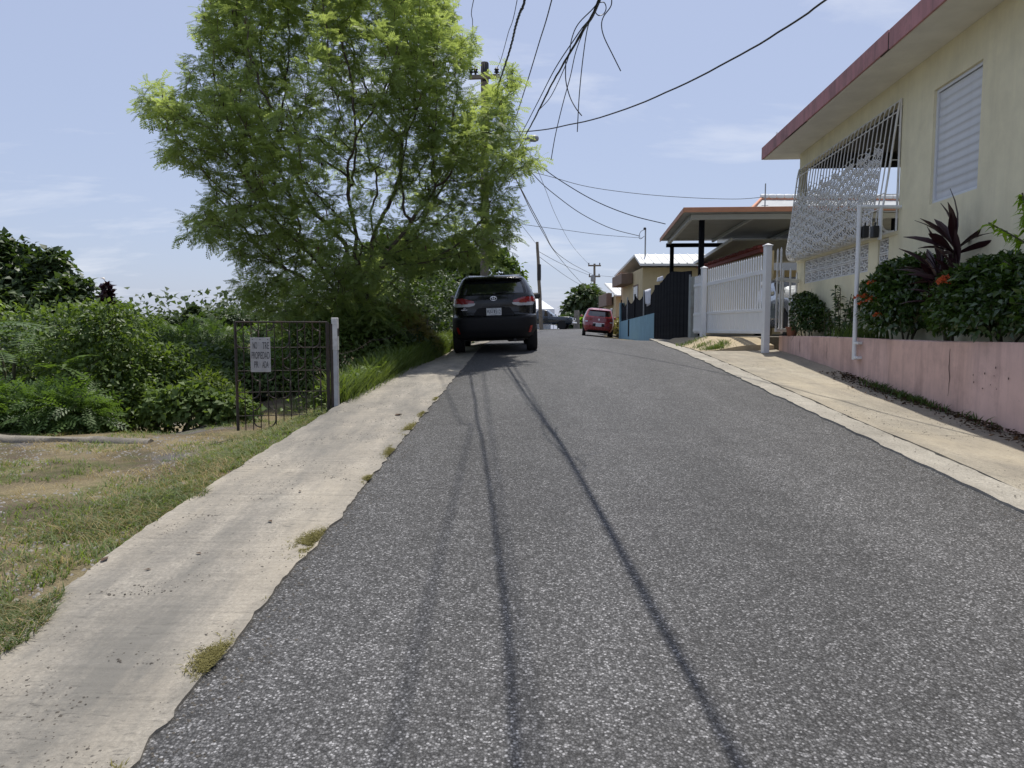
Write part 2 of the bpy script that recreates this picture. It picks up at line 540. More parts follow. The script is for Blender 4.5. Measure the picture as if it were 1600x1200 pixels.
M['ink'] = mat('faded_black_ink', (.05, .05, .055), .7, .4, 30)
M['ink_pale'] = mat('nearly_gone_ink', (.36, .35, .35), .7, .3, 30)
M['wood_pole'] = mat('weathered_pole_wood', (.185, .155, .12), .85, .3, 9, .6, 50, dirt=.5, dirtcol=(.07, .06, .05))
M['cable'] = mat('black_cable', (.012, .012, .013), .55, .2, 20)
M['grey_steel'] = mat('grey_steel', (.25, .26, .27), .5, .15, 9)
M['bark'] = mat('grey_brown_bark', (.085, .066, .048), .9, .4, 11, .8, 45)
M['stem'] = mat('green_brown_stem', (.075, .07, .035), .85, .4, 11, .5, 45)
M['teal_wall'] = wall_mat('pale_teal_paint', (.25, .42, .49), (.16, .28, .33), .3)
M['pillar'] = wall_mat('grey_blue_plaster', (.33, .36, .35), (.15, .13, .11), .6, 2.0)
M['cream_wall'] = wall_mat('cream_house_paint', (.60, .50, .30), (.40, .32, .2), .3)
M['roof_white'] = mat('white_metal_roof', (.74, .74, .71), .45, .06, 2, dirt=.3, dirtcol=(.42, .36, .3))
M['roof_grey'] = mat('grey_roof_underside', (.34, .36, .37), .6, .12, 3, dirt=.2)
M['carport_white'] = mat('carport_white_metal', (.56, .59, .61), .5, .06, 3)
M['fascia_orange'] = mat('terracotta_fascia', (.50, .235, .13), .6, .12, 4, dirt=.25)
M['tile_red'] = mat('red_roof_tile', (.24, .055, .04), .7, .25, 9, .3, 40)
M['tile_orange'] = mat('orange_roof_tile', (.52, .22, .12), .7, .2, 9)
M['brown_trim'] = mat('brown_trim', (.22, .15, .11), .7, .15, 5)
M['glass_dark'] = mat('dark_window', (.015, .017, .02), .08, .1, 3)
M['cloth_white'] = mat('white_cloth', (.74, .75, .80), .8, .06, 6, .3, 20)
M['tent'] = mat('white_tent_fabric', (.84, .85, .87), .7, .03, 3)
M['terracotta'] = mat('terracotta_pot', (.28, .12, .07), .8, .2, 12, .2, 50)
M['gravel'] = mat('grey_stone', (.23, .215, .20), .9, .35, 60)
M['grit'] = mat('dark_grit', (.085, .075, .062), .95, .45, 60)
M['crack'] = mat('dark_crack', (.045, .028, .024), .95, .3, 30)
# vehicles
M['car_black'] = mat('black_car_paint', (.004, .004, .005), .25, .1, 4, spec=.35, coat=.35)
M['car_red'] = mat('red_car_paint', (.27, .018, .022), .28, .08, 4, coat=1.0)
M['car_blue'] = mat('dark_blue_car_paint', (.006, .018, .034), .28, .08, 4, coat=1.0)
M['car_silver'] = mat('silver_car_paint', (.33, .35, .37), .28, .05, 4, metal=.4, coat=1.0)
M['cladding'] = mat('grey_black_plastic', (.011, .011, .013), .6, .12, 25, spec=.3)
M['car_glass'] = mat('car_glass', (.010, .012, .014), .03, .1, 2, spec=1.0, coat=1.0)
M['lamp_red'] = mat('red_lamp_plastic', (.28, .008, .012), .12, .1, 6, coat=.8)
M['lamp_clear'] = mat('clear_lamp_plastic', (.55, .55, .57), .12, .08, 6, coat=.8)
M['reflector'] = mat('red_reflector', (.34, .02, .015), .2, .1, 6)
M['chrome'] = mat('chrome', (.75, .75, .77), .12, .05, 6, metal=1.0)
M['rubber'] = mat('tyre_rubber', (.012, .012, .012), .8, .2, 12, .2, 60)
M['plate'] = mat('plate_white', (.70, .72, .74), .4, .05, 20)
M['plate_ink'] = mat('plate_ink', (.03, .04, .08), .5, .1, 20)
# foliage
M['lf_tree'] = leaf_mat('feathery_leaf', (.145, .205, .070), (.295, .38, .140), .62, .5, .3, (1.45, 1.36, .85))
M['lf_dry'] = leaf_mat('yellowing_leaf', (.15, .14, .04), (.30, .26, .09), .45)
M['lf_vine'] = leaf_mat('vine_leaf', (.055, .092, .027), (.150, .215, .058), .40, .5)
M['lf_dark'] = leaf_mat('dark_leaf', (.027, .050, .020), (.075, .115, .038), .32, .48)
M['lf_mid'] = leaf_mat('mid_leaf', (.050, .085, .029), (.125, .18, .055), .36, .55, .2)
M['lf_frond'] = leaf_mat('frond_leaf', (.048, .088, .026), (.115, .185, .050), .40, .5)
M['lf_far'] = leaf_mat('distant_leaf', (.028, .050, .020), (.070, .105, .038), .30, .6)
M['lf_ixora'] = leaf_mat('glossy_shrub_leaf', (.022, .050, .013), (.062, .115, .022), .25, .30, .6)
M['lf_red'] = leaf_mat('maroon_leaf', (.018, .007, .010), (.036, .012, .016), .12, .38, .45, (1.3, .8, .9))
M['lf_bright'] = leaf_mat('bright_leaf', (.10, .19, .02), (.22, .34, .04), .5, .4)
M['lf_flower'] = leaf_mat('orange_red_petal', (.50, .07, .03), (.62, .17, .06), .35, .5, .3, (1.2, 1, .9))
M['lf_grass'] = leaf_mat('green_grass_blade', (.065, .100, .024), (.155, .205, .060), .40, .55)
M['lf_straw'] = leaf_mat('dry_grass_blade', (.20, .15, .06), (.42, .34, .18), .35, .7, .2, (1.2, 1.15, .9))
M['lf_moss'] = leaf_mat('dry_moss', (.16, .145, .055), (.30, .27, .11), .25, .7, .1)
M['pod'] = leaf_mat('brown_seed_pod', (.035, .02, .012), (.09, .05, .025), .1, .7)
# ------------------------------------------------------------------ terrain functions (z = 0 is eye height)
_ys = np.arange(-60, 420, .25)
def _tab(pts, sm=9):
    y, v = zip(*pts)
    t = np.interp(_ys, y, v)
    k = np.hanning(sm + 2)[1:-1]; k /= k.sum()
    p = np.pad(t, sm // 2, mode='edge')
    return np.convolve(p, k, mode='valid')[:len(_ys)]
_zr = _tab([(-60, -5.1), (0, -1.4), (13, -.594), (15.3, -.465), (18, -.385), (20, -.355), (24, -.335), (30, -.33), (37, -.33), (50, -.12), (62, .03), (90, .05), (420, -1)], 15)
_xl = _tab([(-60, -3.0), (0, -1.2), (13.6, -.81), (18, -.75), (24, -.55), (37, .3), (58, 2.3), (66, 2.8), (420, 8)], 15)
_xr = _tab([(-60, 1.4), (0, 3.03), (4.4, 3.16), (17.5, 3.74), (20, 4.1), (24, 4.72), (36, 5.45), (50, 6.6), (66, 8.2), (420, 20)], 11)
_xs = _tab([(-60, -3.9), (0, -2.07), (2.8, -2.05), (4.5, -2.10), (8, -2.02), (11.7, -1.73), (16, -1.47), (24, -1.25), (37, -.5), (58, 1.6), (66, 2.0), (420, 7)], 9)
_yd = _tab([(-60, -5.1), (0, -1.42), (3.2, -1.21), (10, -1.2), (12, -1.12), (14, -.98), (18, -.72), (24, -.6), (40, -.5), (66, -.1), (420, -1)], 9)
zr = lambda y: np.interp(y, _ys, _zr)
xl = lambda y: np.interp(y, _ys, _xl)
xr = lambda y: np.interp(y, _ys, _xr)
xs = lambda y: np.interp(y, _ys, _xs)
yd = lambda y: np.interp(y, _ys, _yd)
HS = 0.0789                                             # the house front runs along x = a + HS*y
xpl = lambda y: 4.37 + HS * np.asarray(y, float)         # planter face
def road_z(x, y):
    y = np.asarray(y, float)
    t = np.clip((x - xl(y)) / np.maximum(xr(y) - xl(y), .1), 0, 1)
    crown = .035 * 4 * t * (1 - t)
    g = -.13 * sstep(.55, 1.0, t) * sstep(21, 27, y) * (1 - sstep(44, 52, y))
    return zr(y) + crown + g
def walk_z(x, y):
    y = np.asarray(y, float)
    t = np.clip((xl(y) - x) / np.maximum(xl(y) - xs(y), .1), 0, 1)
    return zr(y) + .018 + .012 * t - .10 * t * sstep(11.5, 14.5, y) * (1 - sstep(22, 30, y))
def rwalk_z(x, y):
    y = np.asarray(y, float)
    t = np.clip((x - xr(y)) / np.maximum(xpl(y) - xr(y), .1), 0, 1)
    return zr(y) + .02 + t * (.04 - .11 * (1 - sstep(8.5, 13, y)))
def ground_z(x, y):
    x = np.asarray(x, float); y = np.asarray(y, float)
    b = zr(y)
    L = xs(y) - x
    zl = (b - .03) * (1 - sstep(0, 1.15, L)) + np.minimum(yd(y), b - .02) * sstep(0, 1.15, L)
    e = np.maximum(np.minimum(y - 7.9, -3.45 - x), L - 7.5)
    e = np.where(y > 48, np.maximum(L - 22, 0), e)
    zl = zl - 2.4 * sstep(0, 6, e) - 3.2 * sstep(6, 45, e)
    zl = zl + (fbm(x * 1.7, y * 1.7) - .5) * .07 * sstep(.05, .6, L)
    Rr = x - xpl(y)
    zrr = (b - .24) * (1 - sstep(.1, .7, Rr)) + np.maximum(b - .06, -.30) * sstep(.1, .7, Rr)
    return np.where(x < xs(y), zl, np.where(x > xr(y), zrr, b - .10))

# ------------------------------------------------------------------ ground, road, pavements
def axis(pts):
    out = []
    for a, b, st in pts: out += list(np.arange(a, b, st))
    return np.array(out + [pts[-1][1]])
gx = axis([(-900, -200, 100), (-200, -60, 14), (-60, -16, 2.2), (-16, -7, .6), (-7, -1, .14), (-1, 6, .5), (6, 20, 1.0), (20, 60, 5), (60, 200, 20), (200, 900, 100)])
gy = axis([(-60, -2, 6), (-2, 12, .14), (12, 26, .3), (26, 70, 1.0), (70, 200, 8), (200, 420, 30), (420, 1200, 130)])
GX, GY = np.meshgrid(gx, gy, indexing='ij')
GZ = ground_z(GX, np.clip(GY, -60, 419))
V = np.stack([GX, GY, GZ], -1).reshape(-1, 3)
ni, nj = GX.shape
I = np.arange(ni * nj).reshape(ni, nj)
Q = np.stack([I[:-1, :-1], I[1:, :-1], I[1:, 1:], I[:-1, 1:]], -1).reshape(-1, 4)
tag(link('ground', np_mesh('ground', V, Q, mats=[M['ground']], smooth=True)), kind='structure')

def strip(name, fa, fb, y0, y1, dy, nx, zf, mat_, edge=0.0, jag=0.0, parent=None, seed=0.0):
    yy = np.linspace(y0, y1, max(2, int(round((y1 - y0) / dy)) + 1))
    a, b = fa(yy), fb(yy)
    if jag:
        a = a + (fbm(yy * 5.3 + 3, yy * 0 + 1.5, 5) - .5) * jag
        b = b + (fbm(yy * 5.3 + 9, yy * 0 + 7.5, 5) - .5) * jag
    T = np.linspace(0, 1, nx + 1)
    X = a[:, None] * (1 - T) + b[:, None] * T
    Y = np.repeat(yy[:, None], nx + 1, 1)
    Z = zf(X, Y)
    if edge:
        X = np.concatenate([X[:, :1], X, X[:, -1:]], 1); Y = np.concatenate([Y[:, :1], Y, Y[:, -1:]], 1)
        Z = np.concatenate([Z[:, :1] - edge, Z, Z[:, -1:] - edge], 1)
        X = np.concatenate([X[:1], X, X[-1:]], 0); Y = np.concatenate([Y[:1], Y, Y[-1:]], 0)
        Z = np.concatenate([Z[:1] - edge, Z, Z[-1:] - edge], 0)
    n, m = X.shape
    I = np.arange(n * m).reshape(n, m)
    Q = np.stack([I[:-1, :-1], I[:-1, 1:], I[1:, 1:], I[1:, :-1]], -1).reshape(-1, 4)
    me = np_mesh(name, np.stack([X, Y, Z], -1).reshape(-1, 3), Q, mats=[mat_], smooth=not edge)
    if edge:
        me.polygons.foreach_set('use_smooth', np.ones(len(me.polygons), bool)); me.set_sharp_from_angle(angle=R(40))
    return link(name, me, parent)

tag(strip('road', lambda y: xl(y) - .03, lambda y: xr(y) + .03, -14, 67, .04, 14, lambda x, y: road_z(x, y) + .004, M['asphalt'], .05, .09), kind='structure')
tag(strip('cross_road', lambda y: y * 0 - 14, lambda y: y * 0 + 34, 67.02, 74, .5, 30, lambda x, y: zr(y) + .0 + .0 * x, M['asphalt'], .03), kind='structure')

walk = tag(bpy.data.objects.new('left_pavement', None), kind='structure'); COL.objects.link(walk)
cuts = [-8, -5.1, -2.4, .3, 4.6, 7.62, 10.7, 13.7, 16.8, 20, 23.4, 27, 31, 36, 42]
for a, b in zip(cuts[:-1], cuts[1:]):
    strip('slab', lambda y: xs(y), lambda y: xl(y) + .03, a + .0015, b - .0015, .035, 10, lambda x, y: walk_z(x, y) + (fbm(x * 3, y * 3) - .5) * .012, M['walk_grey'], .13, .085, walk, a)
walk2 = tag(bpy.data.objects.new('right_pavement', None), kind='structure'); COL.objects.link(walk2)
GUT = .30
cuts = [-6, -2.5, .5, 3.5, 6.6, 9.9, 12.6, 14.75]
for a, b in zip(cuts[:-1], cuts[1:]):
    strip('slab', lambda y: xr(y) + GUT + .003, lambda y: xpl(y) - .004, a + .004, b - .004, .12, 8, lambda x, y: rwalk_z(x, y) + .014 + (fbm(x * 1.6, y * 1.3) - .5) * .035, M['walk_tan'], .14, .02, walk2, a)
cuts = [-6, -1, 4, 8.4, 12.6, 16.5, 20.2]
for a, b in zip(cuts[:-1], cuts[1:]):
    strip('kerb_stone', lambda y: xr(y) - .01, lambda y: xr(y) + GUT, a + .003, b - .003, .08, 3, lambda x, y: rwalk_z(x, y) + .004 + (fbm(x * 3, y * 2) - .5) * .015, M['kerb'], .10, .10, walk2, a)

# ochre concrete apron that rises from the kerb to the white gate and the dark gate
G0, G1, G2 = Vector((5.20, 14.3, 0)), Vector((4.79, 17.4, 0)), Vector((4.70, 18.3, 0))
def gate_x(y): return np.interp(y, [14.3, 17.4, 18.3, 24.0, 26], [5.20, 4.79, 4.72, 4.82, 4.95])
def apron_z(x, y):
    y = np.asarray(y, float)
    t = np.clip((x - xr(y) - GUT) / np.maximum(gate_x(y) - xr(y) - GUT, .1), 0, 1.4)
    top = np.interp(y, [14.7, 15.5, 17.4, 18.5, 21, 24], [-.34, -.17, -.17, -.20, -.25, -.32])
    lo = rwalk_z(xr(y) + GUT, y) + .014
    bump = .05 * np.sin(np.clip((y - 15) / 2.6, 0, 1) * math.pi) * np.sin(np.clip(t, 0, 1) * math.pi)
    return lo + (top - lo) * sstep(-.05, .95, t) + bump + (fbm(x * 1.4, y * 1.4) - .5) * .03
tag(strip('driveway_apron', lambda y: xr(y) + GUT + .008, lambda y: gate_x(y) + .35, 14.76, 20.4, .1, 18, apron_z, M['apron'], .2), kind='structure')
tag(strip('roadside_apron', lambda y: xr(y) - .02, lambda y: gate_x(y) + .3, 20.42, 24.2, .1, 6, lambda x, y: zr(y) + .02 + np.clip(x - xr(y), 0, 1) * .05, M['kerb'], .1), kind='structure')
tag(strip('carport_floor', lambda y: gate_x(y) + .37, lambda y: gate_x(y) + 6.5, 15.4, 24, .5, 6, lambda x, y: y * 0 - .16, M['old_concrete'], .3), kind='structure')

# ------------------------------------------------------------------ the pale yellow house
HROT = -math.atan(HS)
house = thing('house', 'pale yellow flat roofed house with faded red roof edge above a pink planter wall', 'house', (4.9, 0, 0), (0, 0, HROT))
w = MB()
W = .15
FL = -.9
w.bb(0, W, 1.6, 8.63, FL, 3.70)
w.bb(0, W, 8.63, 9.75, FL, 1.69); w.bb(0, W, 8.63, 9.75, 3.20, 3.70)
w.bb(0, W, 9.75, 10.65, FL, 3.70)
w.bb(0, W, 10.65, 15.28, FL, .945)
w.bb(0, W, 10.65, 10.93, .945, 1.415); w.bb(0, W, 11.30, 11.66, .945, 1.415); w.bb(0, W, 14.80, 15.28, .945, 1.415)
w.bb(-.012, W + .01, 10.65, 15.292, 1.415, 1.47)
w.bb(0, W, 10.65, 15.28, 3.385, 3.70)
w.bb(.003, .123, 15.15, 15.277, 1.47, 3.385)
w.bb(W, 3.0, 15.13, 15.28, FL, 1.42)
w.bb(3.0, 9.0, 15.13, 15.28, FL, 3.70)
w.bb(W, 3.0, 15.13, 15.28, 3.40, 3.70)
w.bb(W, 9.0, 1.6, 1.75, FL, 3.70)
w.bb(8.85, 9.0, 1.75, 15.13, FL, 3.70)
w.build('wall', M['house_wall'], house)
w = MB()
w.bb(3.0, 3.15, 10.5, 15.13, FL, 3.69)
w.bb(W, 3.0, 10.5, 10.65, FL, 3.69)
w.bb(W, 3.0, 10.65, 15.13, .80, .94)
w.bb(W, 3.0, 10.65, 15.13, 3.66, 3.698); w.bb(W + .002, 3.0, 15.10, 15.128, 3.36, 3.66)  # ceiling sheet and lintel strip added to darken the balcony
w.build('balcony_shade_lining', M['inside_shade'], house)
# roof: slab with a red edge band; the band has split near one joint
MB().bb(-.635, 9.5, 1.2, 15.755, 3.702, 3.955, .008).build('roof_slab', M['soffit'], house)
def fascia(s0, s1, dz=0.0):
    f = MB(); f.bb(-.668, -.638, s0, s1, 3.715 + dz, 3.972 + dz, .004)
    o = f.build('fascia', M['fascia'], house)
    return o
fascia(1.2, 9.62, -.012); fascia(9.66, 12.9); fascia(12.904, 15.79)
MB().bb(-.66, 9.5, 15.758, 15.788, 3.715, 3.972, .004).build('fascia', M['fascia'], house)
for q_ in ((-.662, -.648, 9.615, 9.665, 3.712, 3.93), (-.66, -.64, 9.15, 9.9, 3.704, 3.7145), (-.66, -.64, 12.9, 14.1, 3.706, 3.7145)):
    MB().bb(*q_).build('roof_joint_gap', M['crack'], house)
MB().tube(smooth_path([(-.5, 15.3, 3.955), (-.5, 15.31, 4.10), (-.5, 15.26, 4.16), (-.5, 15.2, 4.10), (-.5, 15.19, 3.99)], 4), .006, 5).build('roof_hook', M['grey_steel'], house)
# louvred window
f = MB()
f.bb(.035, .12, 8.63, 8.675, 1.69, 3.20, .003); f.bb(.035, .12, 9.705, 9.75, 1.69, 3.20, .003)
f.bb(.036, .121, 8.675, 9.705, 3.155, 3.20, .003); f.bb(.036, .121, 8.675, 9.705, 1.69, 1.73, .003)
f.bb(.125, .135, 8.66, 9.72, 1.70, 3.18)
win = f.build('window', M['aluminium'], house)
sl = None
for k in range(13):
    z = 1.785 + k * .108
    if sl is None:
        P = []
        prof = [(-.008, -.058), (-.019, -.050), (-.014, -.020), (.002, .012), (.014, .045), (.012, .060)]
        s_ = MB()
        pts = []
        for (x, zz) in prof: pts.append((x, zz))
        poly = pts + [(x + .006, zz) for x, zz in reversed(pts)]
        s_.prism(poly, 1.024, Matrix.Identity(4))
        sl = s_.build('slat', M['aluminium'], win, 50)
        sl.location = (.065, 9.19, z)
        sl.rotation_euler = (0, R(-26), 0)
    else:
        c = sl.copy(); COL.objects.link(c); c.parent = win; c.location = (.065, 9.19, z)

# pierced concrete blocks below the balcony
def breeze_mesh():
    b = MB()
    Lx, H, D = .384, .228, .11
    t = .026
    b.bb(0, D, 0, Lx, 0, t, .003); b.bb(0, D, 0, Lx, H - t, H, .003)
    b.bb(0, D, 0, t, t, H - t, .003); b.bb(0, D, Lx - t, Lx, t, H - t, .003)
    cy, cz = Lx / 2, H / 2
    b.bb(.003, D - .003, cy - .058, cy + .058, cz - .036, cz - .014, .002); b.bb(.003, D - .003, cy - .058, cy + .058, cz + .014, cz + .036, .002)
    b.bb(.003, D - .003, cy - .058, cy - .034, cz - .014, cz + .014); b.bb(.003, D - .003, cy + .034, cy + .058, cz - .014, cz + .014)
    b.bb(.004, D - .004, cy - .012, cy + .012, t, cz - .036); b.bb(.004, D - .004, cy - .012, cy + .012, cz + .036, H - t)
    b.bb(.004, D - .004, t, cy - .058, cz - .011, cz + .011); b.bb(.004, D - .004, cy + .058, Lx - t, cz - .011, cz + .011)
    for sy in (-1, 1):
        for sz in (-1, 1):
            b.bb(.005, D - .005, cy + sy * .112 - .011, cy + sy * .112 + .011, min(cz + sz * .045, cz + sz * (H / 2 - t)), max(cz + sz * .045, cz + sz * (H / 2 - t)))
            b.bb(.006, D - .006, min(cy + sy * .058, cy + sy * .101), max(cy + sy * .058, cy + sy * .101), cz + sz * .056 - .010, cz + sz * .056 + .010)
    return b
bz = None
spots = [(11.662 + k * .392, .948 + r * .234) for k in range(8) for r in range(2)] + [(10.934, .948), (10.934, 1.182)]
for (s, z) in spots:
    if bz is None:
        bz = breeze_mesh().build('breeze_block', M['white_iron'], house); bz.location = (.02, s, z)
    else:
        c = bz.copy(); COL.objects.link(c); c.parent = house; c.location = (.02, s, z)
        if s < 11: c.scale = (1, .93, 1)

# the bellied white iron grille over the balcony
gr_s0, gr_s1 = 10.66, 15.22
prof = [(-.03, 3.365), (-.06, 3.20), (-.10, 2.85), (-.16, 2.3), (-.205, 1.95), (-.235, 1.74), (-.245, 1.62), (-.215, 1.51), (-.15, 1.455), (-.05, 1.462)]
PR = smooth_path([(x, 0, z) for x, z in prof], 6)
cum = [0.0]
for a, b in zip(PR[:-1], PR[1:]): cum.append(cum[-1] + (b - a).length)
def gp(s, q, off=0.0):
    """point on the grille surface at distance q down its profile"""
    q = min(max(q, 0), cum[-1])
    x = np.interp(q, cum, [p.x for p in PR]); z = np.interp(q, cum, [p.z for p in PR])
    return Vector((x + off, s, z))
def qz(z): return float(np.interp(-z, [-p.z for p in PR[:40]], cum[:40]))
f = MB()
for s in (gr_s0, gr_s1):
    f.tube([gp(s, q) for q in np.linspace(0, cum[-1], 34)], .015, 6)
    f.tube([(-.02, s, 3.38), (-.02, s, 1.462)], .016, 6)
    for z in (3.0, 2.5, 2.0, 1.75): f.tube([gp(s, qz(z)), (-.02, s, z)], .007, 5)
for q in (.004, cum[-1] - .01): f.tube([gp(gr_s0, q), gp(gr_s1, q)], .012, 6)
for z in (3.19, 2.02, 1.80): f.tube([gp(gr_s0, qz(z), -.012), gp(gr_s1, qz(z), -.012)], .0095, 5)
grille = f.build('window_grille', M['white_iron'], house, 50)
NB = 27
bs = np.linspace(gr_s0, gr_s1, NB + 2)[1:-1]
bar0 = None
for s in bs:
    if bar0 is None:
        b = MB(); b.tube([gp(0, q) for q in np.linspace(0, cum[-1], 24)], .0105, 5)
        bar0 = b.build('bar', M['white_iron'], grille, 50); bar0.location = (0, s, 0)
    else:
        c = bar0.copy(); COL.objects.link(c); c.parent = grille; c.location = (0, s, 0)
lat = MB()
gap = bs[1] - bs[0]
for i, s in enumerate(list(bs)[1:] ):
    q0, q1 = qz(2.84 + .10 * math.sin(i * 2.3) * math.sin(i * .7)), cum[-1]
    for sg in (-1, 1):
        pts = [gp(s + gap / 2 + sg * gap * .46 * math.sin((q - q0) / .088 * math.pi), q, -.009 * sg) for q in np.linspace(q0, q1, 92)]
        if s + gap < gr_s1 + .05:
            lat.tube(pts, .0090, 4, cap=False)
            q2 = [gp(s + gap / 2 + sg * gap * .24 * math.sin((q - q0) / .044 * math.pi + 1.2), q, -.012 * sg) for q in np.linspace(q0 + .1, q1, 110)]
            lat.tube(q2, .0070, 4, cap=False)
for i, s in enumerate(list(bs)):
    for sg in (-1, 1):
        lat.tube([gp(s + gap / 2 + sg * gap * .48 * math.sin(q / .06), q, -.006 * sg) for q in np.linspace(.0, qz(3.19), 9)], .006, 4, cap=False) if s + gap < gr_s1 + .05 else None
tag(lat.build('scroll_lattice', M['white_iron'], grille, 50), kind='stuff')

# ------------------------------------------------------------------ pink planter wall
pw = thing('planter_wall', 'faded pink concrete retaining wall holding the flower bed, cracked and stained', 'wall', (4.37, 0, 0), (0, 0, HROT))
def pl_pt(a, s, z):
    """world point in planter/house coordinates: a metres out from x=4.37 line, s along it"""
    c, sn = math.cos(HROT), math.sin(HROT)
    return Vector((4.37 + a * c - s * sn, a * sn + s * c, z))
ns = 60
top, bot = [], []
S = np.linspace(1.6, 14.62, ns)
wv = MB()
ztop = lambda s: -.125 - .02 * math.sin(s * .9) * .4
rows = [[(0.0, s, -1.75 + .062 * s) for s in S],
        [(0.0 + .004 * math.sin(s * 2), s, ztop(s) - .012) for s in S],
        [(.012, s, ztop(s)) for s in S], [(.118, s, ztop(s)) for s in S], [(.13, s, ztop(s) - .012) for s in S], [(.13, s, -1.75 + .062 * s) for s in S]]
wv.grid([[Vector(p) for p in r] for r in rows])
wv.f.append(tuple(r * ns + ns - 1 for r in range(6))); wv.mi.append(0)
wv.f.append(tuple(r * ns for r in range(6))[::-1]); wv.mi.append(0)
wv.build('wall_body', M['planter'], pw, 40)
def crack(s0, z0, z1, amp, wd):
    c = MB(); n = 16; l, r_ = [], []
    ph = s0 * 7
    for i in range(n + 1):
        t = i / n; z = z0 + (z1 - z0) * t
        s = s0 + amp * (math.sin(t * 7 + ph) + .5 * math.sin(t * 19 + ph))
        h = wd * (.35 + .65 * math.sin(math.pi * min(.97, t + .03)))
        l.append(Vector((-.0065, s - h, z))); r_.append(Vector((-.0065, s + h, z)))
    c.grid([l, r_])
    c.build('crack', M['crack'], pw)
crack(8.06, -.22, -.76, .012, .006); crack(6.15, -.52, -.92, .01, .005); crack(11.9, -.19, -.50, .01, .005); crack(13.3, -.17, -.45, .006, .008); crack(14.0, -.17, -.4, .004, .004)
st_ = MB()
for k in range(9):
    s = rng.uniform(6.5, 7.6); z = rng.uniform(-.62, -.36)
    n = 7; r_ = rng.uniform(.004, .013)
    st_.add([(-.0072, s + r_ * (.5 + .5 * rng.random()) * math.cos(a), z + 1.4 * r_ * (.5 + .5 * rng.random()) * math.sin(a)) for a in np.linspace(0, 2 * math.pi, n, endpoint=False)], [tuple(range(n))])
st_.build('chipped_spots', M['crack'], pw)
so = MB(); so.bb(.132, .528, 1.7, 14.6, -.6, -.16)
so.build('soil_bed', M['soil'], pw)

# white pipe mast fixed to the planter wall, with an arm to the house wall and two black boxes
PS = 10.63
mast = thing('pipe_mast', 'thin white pipe mast bracketed to the pink wall with an arm reaching the yellow house', 'pipe', pl_pt(-.055, PS, 0), (0, 0, HROT))
m = MB(); m.tube([(0, 0, -.45), (0, 0, 1.83)], .032, 10); m.build('upright', M['white_paint'], mast, 40)
m = MB(); m.tube([(-.03, 0, 1.815), (.60, -.02, 1.80)], .027, 10); m.build('arm', M['white_paint'], mast, 40)
m = MB(); m.tube([(.30, -.01, 1.81), (.30, -.01, 1.33)], .03, 10); m.build('drop_pipe', M['white_paint'], mast, 40)
for (x, z, y) in ((.075, 1.44, -.02), (.215, 1.44, -.03)):
    m = MB(); m.box((x, y, z), (.085, .12, .17), .008); m.tube([(x, y, z + .08), (x + .01, y, z + .14)], .012, 6); m.build('black_box', M['black_plastic'], mast)
for z in (-.20, -.42):
    m = MB(); m.box((.02, -.07, z), (.075, .16, .04), .005); m.tube([(.02, -.12, z), (-.03, -.12, z)], .018, 8); m.build('bracket', M['white_paint'], mast)

# ------------------------------------------------------------------ white picket gate
gate = thing('white_gate', 'white vinyl picket driveway gate with solid lower boards', 'gate', G0)
def gpt(k, z, off=0):
    p = G0 + (G1 - G0) * k
    d = (G1 - G0).normalized(); n = Vector((-d.y, d.x, 0))
    return p + n * off + Vector((0, 0, z)) - G0
ang = math.atan2((G1 - G0).y, (G1 - G0).x)
GM = Matrix.Rotation(ang, 4, 'Z')
def zt(k): return 1.53 - .06 * k
pk = MB(); pk.box((0, 0, 0), (.052, .021, 1.0), .003)
pk.add([(-.020, -.008, .5), (.020, -.008, .5), (.020, .008, .5), (-.020, .008, .5), (0, 0, .53)], [(0, 1, 4), (1, 2, 4), (2, 3, 4), (3, 0, 4)])
pkm = None
NP = 28
def picket(p, z0, z1, parent, rot):
    global pkm
    if pkm is None:
        o = pk.build('picket', M['white_vinyl'], parent); pkm = o.data
    else: o = link('picket', pkm, parent)
    o.location = (p.x, p.y, (z0 + z1) / 2); o.scale = (1, 1, (z1 - z0) / 1.03); o.rotation_euler = (0, 0, rot)
    return o
for i in range(NP):
    k = (i + .6) / (NP + .2)
    picket(gpt(k, 0), -.06, zt(k), gate, ang)
for (z, h) in ((1.15, .085), (.40, .06), (-.05, .07)):
    r_ = MB(); r_.bar(gpt(.005, z + (.04 if z > 1 else 0)), gpt(.995, z - (.05 if z > 1 else 0)), .05, h, ch=.004); r_.build('rail', M['white_vinyl'], gate)
bd = None
for i in range(14):
    k = (i + .5) / 14
    p = gpt(k, 0)
    if bd is None:
        b = MB(); b.box((0, 0, 0), (.212, .02, .46), .004); bd = b.build('lower_board', M['white_vinyl'], gate); o = bd
    else: o = link('lower_board', bd.data, gate)
    o.location = (p.x, p.y, .165); o.rotation_euler = (0, 0, ang)
m = MB(); m.box(gpt(.04, .95, .045), (.05, .03, .14), .006); m.tube([gpt(.04, .92, .06), gpt(.04, .98, .1), gpt(.04, .90, .12)], .012, 6); m.build('latch', M['white_paint'], gate)
